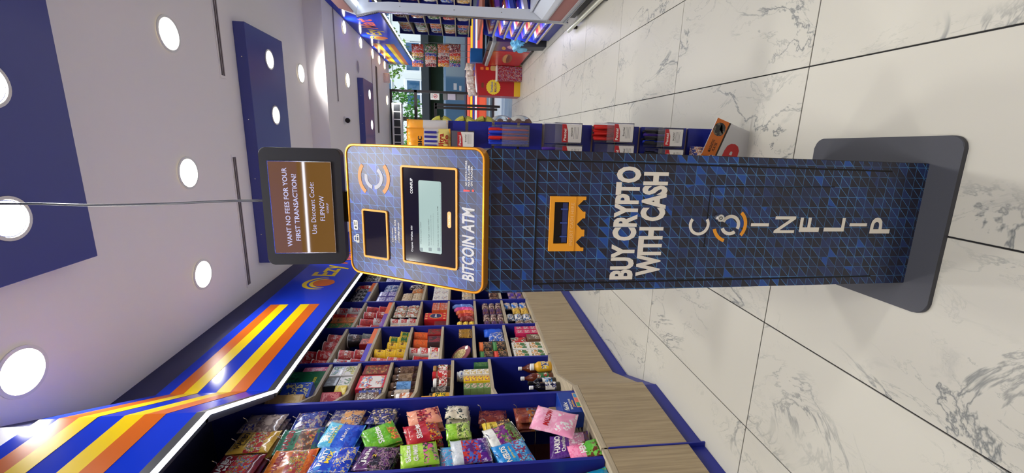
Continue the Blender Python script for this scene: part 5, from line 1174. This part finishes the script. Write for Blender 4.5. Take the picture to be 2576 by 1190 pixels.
obj('bumper', tube(B(), [(-.005, 0, .14), (-.005, L - .06, .14), (.01, L + .0, .12)], .014, 8), STEEL, FR)
obj('base', bx(B(), .05, .84, 0, L, .02, .16), BLACK, FR)
obj('back_wall', bx(B(), .80, .85, 0, L - .06, .16, 2.2), FW, FR); obj('canopy', prism(B(), [(-.06, 2.09), (-.03, 2.19), (.85, 2.22), (.85, 2.12), (.0, 2.08)], L - .06, lambda u, v, w_: (u, w_, v)), FW, FR)
obj('canopy_panel', prism(B(), [(-.075, 2.085), (-.045, 2.21), (-.035, 2.21), (-.06, 2.085)], L - .2, lambda u, v, w_: (u, w_, v)), M('canopy_red', (122, 66, 62), .4), FR)
obj('inner_end', bx(B(), .1, .8, 0, .03, .16, 2.1), FW, FR)
for k, z in enumerate((.46, .82, 1.16, 1.5)): obj('shelf', bx(B(), .28 if k else .06, .8, .03, L - .06, z, z + .015), FW, FR)
DRK = [((190, 30, 36), 'red'), ((40, 110, 60), 'green'), ((226, 150, 40), 'orange'), ((40, 70, 170), 'blue')]
for k, z in enumerate((.475, .835, 1.175)):
    for i in range(10):
        c, nm = DRK[(i // 3 + k) % 4]
        put(('drink', nm), lambda r: b_bottle(r, .032, .21, C(c, .15), WHITE, A(c, WHT, scale=20), .02, .42), (1.12 + .36, 2.25 + i * .2, z + .0004), -PI / 2, 'drink_bottle', '%s drink bottle on the %s shelf of the open fridge' % (nm, ('lowest', 'second', 'third')[k]), 'bottle', '%s drink bottles on the %s fridge shelf' % (nm, ('lowest', 'second', 'third')[k]))
obj('led_strip', bx(B(), .02, .04, .05, L - .08, 2.062, 2.075), LEDR0, FR)
rl = root('floor_rail', 'steel tube rail on the floor along the open fridge', 'rail', (1.075, 2.2, 0))
obj('tube', tube(B(), [(0, 0, .05), (0, 2.36, .05)], .018, 10), M('rail_steel', (214, 214, 196), .3, .6), rl, smooth=True)
for y in (.3, 1.3, 2.2): obj('foot', bx(B(), -.012, .012, y, y + .03, 0, .045), BLACK, rl)
# ------------------------------------------------------------------ chocolate rack beside the till
LEDR = M('led_rack', (255, 255, 255), .5, emit=(240, 240, 255), es=18.)
RK = root('chocolate_rack', 'tiered blue chocolate bar rack with five bright shelves beyond the fridge', 'rack', (1.25, 4.62, 0), group=None)
LR = 1.28; TZ = [.72, .575, .43, .285, .14]
for k, z in enumerate(TZ):
    x0 = .01 - .012 * k
    obj('shelf', prism(B(), [(x0, z), (x0, z + .012), (.28, z + .075), (.28, z + .063)], LR, lambda u, v, w_: (u, w_, v)), BLUE, RK)
    obj('shelf_edge', bx(B(), x0 - .004, x0, 0, LR, z - .004, z + .018), WOODE, RK); obj('led_strip', bx(B(), x0 + .02, x0 + .034, 0.01, LR - .01, z - .012, z - .006), LEDR, RK) if k < 4 else None
    obj('end_cheek', prism(B(), [(x0, z), (.28, z + .06), (.28, z + .135), (x0 + .03, z + .125)], .006, lambda u, v, w_: (u, LR - w_, v)), M('cheek_blue', (60, 80, 220), .3), RK)
obj('back', bx(B(), .28, .30, 0, LR, .1, .95), BLUE, RK); obj('top_rail', bx(B(), -.03, .30, 0, LR + .02, .90, .925), M('rail_brown', (150, 84, 64), .5), RK); obj('plinth', bx(B(), .0, .30, 0, LR - .03, 0, .13), BLUE, RK)
BAR = [((120, 70, 180), 'purple'), ((232, 228, 236), 'white'), ((226, 150, 60), 'orange'), ((70, 90, 200), 'blue'), ((206, 60, 70), 'red')]
for k, z in enumerate(TZ):
    for i in range(9):
        c, nm = BAR[(i * 2 + k * 3) % 5]; x0 = .01 - .012 * k
        t = put(('bar', nm), lambda r: b_box(r, .115, .19, .045, C(c), A(c, WHT, [max(0, v - 70) for v in c], scale=50)), (1.25 + x0 + .125, 4.62 + .08 + i * .135, z + .044), -PI / 2, 'chocolate_carton', '%s open chocolate carton on the %s tier of the rack' % (nm, ('top', 'second', 'middle', 'fourth', 'lowest')[k]), 'carton', '%s cartons on the %s tier of the rack' % (nm, ('top', 'second', 'middle', 'fourth', 'lowest')[k]), (math.radians(13), 0))
# ------------------------------------------------------------------ bin with blue bag
bn = root('waste_bin', 'dark grey waste bin with a pale blue liner hanging over it', 'bin', (1.30, 6.12, 0))
obj('body', prism(B(), [(-.10, 0), (.12, 0), (.14, .34), (-.12, .34)], .26, lambda u, v, w_: (u, w_ - .13, v)), M('bin_grey', (44, 46, 54), .5), bn)
bm = B(); bmesh.ops.create_icosphere(bm, subdivisions=4, radius=1.)
for v_ in bm.verts:
    n_ = v_.co.copy(); k_ = 1 + .10 * math.sin(9 * n_.x + 4 * n_.z) + .09 * math.sin(13 * n_.y + 7 * n_.z) + .06 * math.sin(21 * n_.x - 17 * n_.y)
    v_.co = Vector((n_.x * .135 * k_ - .02, n_.y * .15 * k_, .36 + (n_.z * .10 if n_.z > 0 else n_.z * .17) * k_))
obj('liner', bm, M('liner_blue', (110, 186, 222), .25, coat=.3), bn, smooth=True)
# ------------------------------------------------------------------ chest freezers
def freezer(y0, y1, c, label, x0=1.30, cc=None):
    r = root('chest_freezer', label, 'freezer', (x0 + .3, (y0 + y1) / 2, 0)); hl = (y1 - y0) / 2
    obj('body', bevel(bx(B(), -.3, .3, -hl, hl, .06, .66), .012, 2), C(c, .25), r); obj('plinth', bx(B(), -.27, .29, -hl + .02, hl - .02, 0, .06), BLACK, r)
    obj('bumper', bevel(bx(B(), -.325, .3, -hl - .004, hl + .004, .645, .70), .012, 2), M('bumper_grey', (150, 152, 154), .4), r)
    obj('lid_frame', ring(B(), [(-.30, -hl + .01), (.29, -hl + .01), (.29, hl - .01), (-.30, hl - .01)], [(-.25, -hl + .05), (.25, -hl + .05), (.25, hl - .05), (-.25, hl - .05)], .045, lambda u, v, w_: (u, v, .70 + w_)), M('lid_black', (22, 24, 34), .3), r)
    obj('lid_glass', bx(B(), -.25, .25, -hl + .05, hl - .05, .715, .722), M('lid_glass', (60, 66, 84), .05, coat=.6), r)
    fm = frame_mat((-.3004, 0, 0), (0, -1, 0), (0, 0, 1))
    patch('side_print', cc, r, fm, [(-hl * .8, .12), (hl * .8, .12), (hl * .8, .60), (-hl * .8, .60)], .0006)
    return r, fm
fz1, ffm = freezer(6.3, 6.98, (66, 40, 96), 'purple ice cream chest freezer beside the waste bin', cc=M('freezer_print_purple', (72, 44, 110), .25, vary=.35))
fz2, ffm2 = freezer(7.0, 8.3, (196, 36, 36), 'red ice cream chest freezer with a big snack picture', cc=M('freezer_print_red', (190, 34, 34), .25, vary=.2))
def ell(cx_, cy_, rx, ry, a=0., n=28): return [(cx_ + rx * math.cos(2 * PI * i / n) * math.cos(a) - ry * math.sin(2 * PI * i / n) * math.sin(a), cy_ + rx * math.cos(2 * PI * i / n) * math.sin(a) + ry * math.sin(2 * PI * i / n) * math.cos(a)) for i in range(n)]
for k_, (cy_, rx, ry, c_) in enumerate(((.36, .42, .085, (150, 84, 44)), (.385, .38, .045, (206, 150, 84)), (.345, .36, .03, (110, 54, 34)))): patch('snack_picture', C(c_), fz2, ffm2, ell(.05, cy_, rx, ry, .06), .0004, .0008 + .0005 * k_)
for k_, (cx_, cy_, rx, ry, c_) in enumerate(((0, .36, .15, .1, (206, 150, 170)), (.02, .36, .11, .06, (236, 226, 230)), (-.1, .5, .12, .03, (200, 150, 60)))): patch('brand_patch', C(c_), fz1, ffm, ell(cx_, cy_, rx, ry, .1), .0004, .0008 + .0005 * k_)
# ------------------------------------------------------------------ snack wall behind the counter
XW = 1.9
SWL = root('snack_shelving', 'dark blue wall shelving with snacks under the right fascia', 'shelving', (XW, 6.0, 0))
obj('back', bx(B(), .38, .40, 0, 3.68, .95, 2.3), M('shelf_back', (22, 28, 92), .5), SWL)
snz = [ony(1178, 80, 8.2).z, 1.26, 1.48, 1.72, 1.98]
snz = [1.0, 1.24, 1.49, 1.76, 2.04]
for z in snz: obj('shelf', bx(B(), .0, .38, 0, 3.0, z - .018, z), WOODE, SWL)
for y in (0, 1.05, 2.1, 3.0): obj('upright', bx(B(), .0, .38, y - .008, y + .008, .95, 2.3), BLUE, SWL)
SN = [((206, 60, 40), 'red'), ((226, 170, 60), 'yellow'), ((70, 120, 60), 'green'), ((60, 80, 170), 'blue'), ((222, 120, 50), 'orange'), ((196, 186, 180), 'silver'), ((120, 50, 60), 'maroon')]
for k, z in enumerate(snz):
    for i in range(18):
        y = 6.1 + i * .163
        if abs((y - 6.0) % 1.05 - .0) < .07 or abs((y - 6.0) % 1.05 - 1.05) < .07: continue
        c, nm = SN[(i * 3 + k * 2) % 7]; h_ = min(.2, (snz + [2.28])[k + 1] - z - .03)
        put(('sn', nm, round(h_, 2)), lambda r: b_pouch(r, .145, h_, .05, [foil(c, WHT, [max(0, v - 60) for v in c], (200, 170, 90), scale=20)], (), (), 60 + i, 8, 10), (XW + .05, y, z + .0006), -PI / 2, 'snack_bag', '%s snack bag on the %s shelf behind the counter' % (nm, ('lowest', 'second', 'third', 'fourth', 'top')[k]), 'snack bag', '%s snack bags on the %s shelf behind the counter' % (nm, ('lowest', 'second', 'third', 'fourth', 'top')[k]))
# chip bags clipped in columns by the shop window
for k, x in enumerate((1052, 1085, 1117, 1146)):
    for i in range(5):
        y = 122 + i * 9; p = ony(x, y, 8.85 + .1 * i)
        c, nm = SN[(k * 2 + i) % 7]
        r = put(('chip', nm), lambda q: b_pouch(q, .16, .22, .034, [foil(c, WHT, [max(0, v - 60) for v in c], (200, 60, 50), scale=18)], (), (), 80 + i, 8, 10), (min(p.x, 1.86), 8.85 + .1 * i, p.z - .1), -PI / 2 + 1.22, 'chip_bag', '%s chip bag in the %s row of the window clip rack' % (nm, ('top', 'second', 'third', 'lowest')[k]), 'chip bag', 'chip bags clipped by the shop window')
ck = root('clip_rack', 'thin wire rack carrying chip bags by the shop window', 'rack', (1.42, 9.1, 0))
for y in (-.25, 0, .25): obj('wire', tube(B(), [(.24 - y * .3, y, .95), (.24 - y * .3, y, 2.1)], .004, 6), STEEL, ck)
obj('base', bx(B(), 0, .25, -.3, .3, .0, .95), M('counter_blue', (36, 110, 190), .4), ck)
# ------------------------------------------------------------------ red display bin, wrapped gift carton, plush bags
DB = root('display_bin', 'red cardboard display bin with yellow foot and round yellow emblem', 'display bin', (1.065, 8.5, 0))
obj('box', prism(B(), [(-.285, 0), (.285, 0), (.285, .86), (-.285, .80)], .45, lambda u, v, w_: (u, w_, v)), C((176, 26, 34)), DB)
fm = frame_mat((0, -.0006, 0), (1, 0, 0), (0, 0, 1))
patch('foot_band', C((232, 186, 40)), DB, fm, [(-.285, 0), (.285, 0), (.285, .12), (-.285, .12)], .0006)
n = 40; patch('emblem', C((240, 214, 60)), DB, fm, [(-.13 + (.13 + .008 * (i % 2)) * math.cos(2 * PI * i / n), .52 + (.13 + .008 * (i % 2)) * math.sin(2 * PI * i / n)) for i in range(n)], .001)
text('Yumaloo', C((70, 90, 170)), DB, fm, -.13, .55, .2, .05, .0014, .02); text('MALLOW', C((110, 40, 110)), DB, fm, -.13, .48, .17, .045, .0014, .03)
patch('price_tag', C((236, 120, 60)), DB, fm, rrect(.05, .06, .01, 3, .2, .74), .001); patch('price_tag', C((240, 150, 40)), DB, fm, rrect(.05, .06, .01, 3, .2, .64), .001); patch('side_emblem', C((206, 170, 110)), DB, fm, rrect(.09, .12, .03, 4, .21, .52), .001)
patch('title_plate', C((120, 60, 30)), DB, fm, rrect(.09, .045, .008, 3, -.10, .725), .001)
for k in range(5):
    def plush(r): b_pouch(r, .15, .17, .07, [art('plush', ((214, 206, 200), (170, 140, 120), (232, 228, 224), (200, 150, 130)), 30, .12, coat=.6)], (), (), 90 + k, 10, 12)
    put(('plush', k), plush, (1.065 - .22 + .11 * k, 8.56 + .075 * (k % 2), .845 + .0116 * k), .25 * (k - 2) * .5, 'sweet_bag', 'clear bag of pale marshmallow sweets heaped on the red display bin', 'sweet bag', 'bags heaped on the red display bin', (-.35, .12 * (k - 2)))
GB = root('gift_carton', 'red and blue patterned gift carton standing before the red display bin', 'carton', (1.165, 8.38, 0))
obj('carton', bevel(bx(B(), -.13, .13, -.08, .08, 0, .455), .004, 1), A((150, 30, 50), (50, 60, 150), (206, 190, 160), (170, 40, 50), scale=26), GB); obj('lid', bevel(bx(B(), -.135, .135, -.085, .085, .455, .485), .004, 1), C((220, 216, 212)), GB)
# ------------------------------------------------------------------ shop front
FRM = M('front_frame', (46, 44, 46), .45)
sh = Y_GLASS
GL = M('shop_glass', (240, 246, 246), .02, trans=1., ior=1.03)
WL = struct('wall_front', bx(B(), X_LW, -.9, sh, sh + .1, 0, HC), M('wall_paint'))
w1 = struct('window_1', bx(B(), .95, X_RW, sh + .03, sh + .04, .06, HL), GL)
w2 = struct('window_2', bx(B(), -.9, .95, sh + .03, sh + .04, 2.12, HL), GL)
for (x0, x1, z0, z1, p) in ((.90, .95, 0, HL, w1), (2.55, 2.6, 0, HL, w1), (.95, 2.55, 0, .06, w1), (-.9, .95, 2.08, 2.14, w2), (-.9, .9, HL - .04, HL, w2), (-.92, -.88, 0, HL, w2)):
    obj('frame', bx(B(), x0, x1, sh + .0, sh + .07, z0, z1), FRM, p)
d1 = struct('door_1', bx(B(), -.86, -.02, sh + .03, sh + .04, .05, 2.06), GL); d2 = struct('door_2', bx(B(), -.06, .62, sh + .06, sh + .07, .3, 1.7), GL)
for x in (-.86, -.06): obj('stile', bx(B(), x, x + .04, sh + .02, sh + .05, .04, 2.08), FRM, d1)
for x in (.58, .645): obj('stile', bx(B(), x, x + .05, sh + .04, sh + .08, .27 if x > .6 else .33, 1.70), FRM, d2)
obj('rail', bx(B(), -.06, .7, sh + .04, sh + .08, 1.66, 1.72), FRM, d2)
# papers on the glass
def paper(x, y, w_, h_, label, m=None, sign=False):
    p = ony(x, y, sh + .02); r = root('notice', label, 'notice', (p.x, sh + .024, p.z))
    obj('sheet', bx(B(), -w_ / 2, w_ / 2, 0, .002, -h_ / 2, h_ / 2), m or M('paper', (205, 205, 212), .6), r)
    if sign:
        fm = frame_mat((0, -.0004, 0), (1, 0, 0), (0, 0, 1))
        patch('ring_mark', C((200, 40, 50)), r, fm, arc_pts(.034, .044, 0, 2 * PI, 24, 0, -.01)); patch('slash', C((200, 40, 50)), r, fm, [(-.028, .016), (-.022, .022), (.028, -.036), (.022, -.042)], .0008)
        patch('figure_mark', C((40, 40, 44)), r, fm, rrect(.014, .05, .006, 3, 0, -.01), .0004); patch('print_line', C((40, 40, 44)), r, fm, rrect(.08, .012, .002, 2, 0, .062), .0004)
paper(1094, 242, .15, .19, 'white no smoking sign on the shop window', WHITE, True)
paper(1120, 243, .14, .10, 'small grey paper on the window beside the no smoking sign', M('paper_grey', (120, 124, 128), .6)); paper(1136, 243, .14, .20, 'white paper taped on the shop window', M('paper_lilac', (200, 196, 214), .6)); paper(1157, 243, .15, .19, 'grey paper taped next to the white one', M('paper_grey')); paper(1145, 218, .14, .07, 'small white note on the shop window', M('paper', (190, 200, 206), .6)); paper(1158, 222, .1, .05, 'tiny note on the shop window')
# air curtain over the door
AC = root('air_curtain', 'long white air curtain grille over the shop door', 'air curtain', (.1, sh - .26, 2.38))
obj('case', bevel(bx(B(), -.75, .55, 0, .24, 0, .2), .01), WHITE, AC)
for k in range(8): obj('grille_slot', bx(B(), -.72 + k * .158, -.72 + k * .158 + .135, -.004, .0, .03, .16), M('slot_dark2', (40, 44, 50), .5), AC)
# round door stopper / floor dot
# ------------------------------------------------------------------ street outside
struct('ground', bx(B(), -25, 30, Y_GLASS + .1, 60, -.2, -.03), M('pavement', (176, 180, 176), .8, vary=.06))
AW = root('street_awning', 'dark timber slatted awning over the pavement outside', 'awning', (1.0, 9.95, 2.80))
for k in range(4): obj('slat', bx(B(), -4, 5, .05 + k * .16, .16 + k * .16, .02 * k, .05 + .02 * k), M('awning_dark', (92, 84, 76), .7), AW)
BD = root('office_building', 'white office building with blue grid windows across the street', 'building', (4, 26, 0))
obj('wall', bx(B(), -9, 12, 0, 6, 2.0, 14), M('facade', (226, 228, 222), .7), BD)
for i in range(10):
    for j in range(4):
        x = -8.5 + i * 2.0; z = 2.6 + j * 2.4
        f_ = obj('window', bx(B(), x, x + 1.6, -.06, 0, z, z + 1.7), WHITE, BD)
        for a in range(2):
            for b_ in range(2): obj('pane', bx(B(), x + .08 + a * .76, x + .76 + a * .76, -.08, -.06, z + .08 + b_ * .8, z + .78 + b_ * .8), M('pane_blue', (40, 84, 120), .1, coat=.5), f_)
def tree(x, y, z0, r_, h_, n, label, c1, c2, seed):
    q = random.Random(seed); t = root('street_tree', label, 'tree', (x, y, -.03), group='trees outside the shop window')
    obj('trunk', tube(B(), [(0, 0, 0), (.05, 0, z0 * .5), (.1, .05, z0 + h_ * .5)], .09, 8), M('bark', (70, 58, 46), .9), t)
    bm = B()
    for i in range(n):
        a = q.uniform(0, 2 * PI); b_ = q.uniform(-1, 1); k = q.uniform(.5, 1) ** .5; rr = math.sqrt(1 - b_ * b_)
        c = Vector((r_ * k * rr * math.cos(a), r_ * k * rr * math.sin(a) * .8, z0 + h_ / 2 + h_ / 2 * k * b_))
        e = Matrix.Rotation(q.uniform(0, 6.3), 3, 'Z') @ Matrix.Rotation(q.uniform(-1.2, 1.2), 3, 'X'); s = q.uniform(.09, .2)
        vv = [bm.verts.new(c + e @ Vector(p_)) for p_ in ((-s * .4, 0, -s * .1), (0, 0, -s * .6), (s * .4, 0, -s * .1), (0, .02, s * .6))]
        bm.faces.new(vv)
    obj('foliage', mesh(bm, 'foliage', recalc=False), M('leaf%d' % seed, c1, .6, vary=.4), t)
tree(3.4, 20.2, 3.4, 1.3, 2.6, 500, 'bright green tree reaching over the awning outside', (120, 156, 70), None, 1); tree(.6, 19.6, 2.7, 1.5, 2.2, 900, 'dense green tree outside behind the air curtain', (84, 140, 52), None, 2); tree(6.6, 20.4, 2.2, 1.6, 3.4, 700, 'pale green tree before the office building', (150, 170, 96), None, 3); tree(-2.9, 20, 2.4, 1.8, 3.2, 700, 'dark green tree beyond the kiosk outside', (70, 110, 50), None, 4)
SH = root('bus_shelter', 'dark green street shelter with a row of pale panes outside', 'shelter', (2.6, 17.5, -.03))
obj('roof', bx(B(), -3.2, 3.5, -.6, .6, 2.35, 2.62), M('shelter_dark', (30, 34, 36), .6), SH); obj('panel', bx(B(), -3.2, 3.5, .5, .56, 1.2, 2.35), M('shelter_green', (24, 52, 34), .6), SH)
for k in range(9): obj('pane', bx(B(), -3.0 + k * .7, -3.0 + k * .7 + .56, .46, .49, 1.62, 1.85), M('pane_pale', (176, 196, 190), .3), SH)
for x in (-3.1, 0, 3.3): obj('post', bx(B(), x, x + .1, -.1, .1, 0, 2.4), M('shelter_dark'), SH)
CAR = root('street_tram', 'low red and orange vehicle with yellow and blue stripes outside', 'vehicle', (2.2, 15.2, -.03))
obj('body', bevel(bx(B(), -3.2, 2.4, 0, 1.6, .28, .95), .05, 2), C((214, 84, 52), .3), CAR)
for k, (c, z) in enumerate(((WHT, .62), ((40, 60, 140), .70), (YEL, .78), (RED, .54))): obj('stripe', bx(B(), -3.2, 2.4, -.006, 0, z, z + .06), C(c, .4), CAR)
obj('cabin', bevel(bx(B(), -2.6, 1.8, .15, 1.45, .95, 1.75), .08, 2), M('cabin_glass', (60, 84, 104), .08, coat=.6), CAR)
for x in (-2.3, 1.4):
    for y in (.06, 1.4): obj('wheel', lathe(B(), [(.3, 0), (.3, .14)], 20, Matrix.Translation((x, y + .14, .30)) @ Matrix.Rotation(PI / 2, 4, 'X')), BLACK, CAR)
ST_ = root('street_store', 'blue grey shop facade across the street', 'building', (2, 22, -.03))
obj('wall', bx(B(), -14, 12, 0, 1, 0, 2.2), M('store_blue', (84, 108, 134), .5), ST_)
for k in range(8): obj('shop_pane', bx(B(), -13 + k * 3, -10.6 + k * 3, -.05, 0, .3, 1.9), M('pane_blue'), ST_)
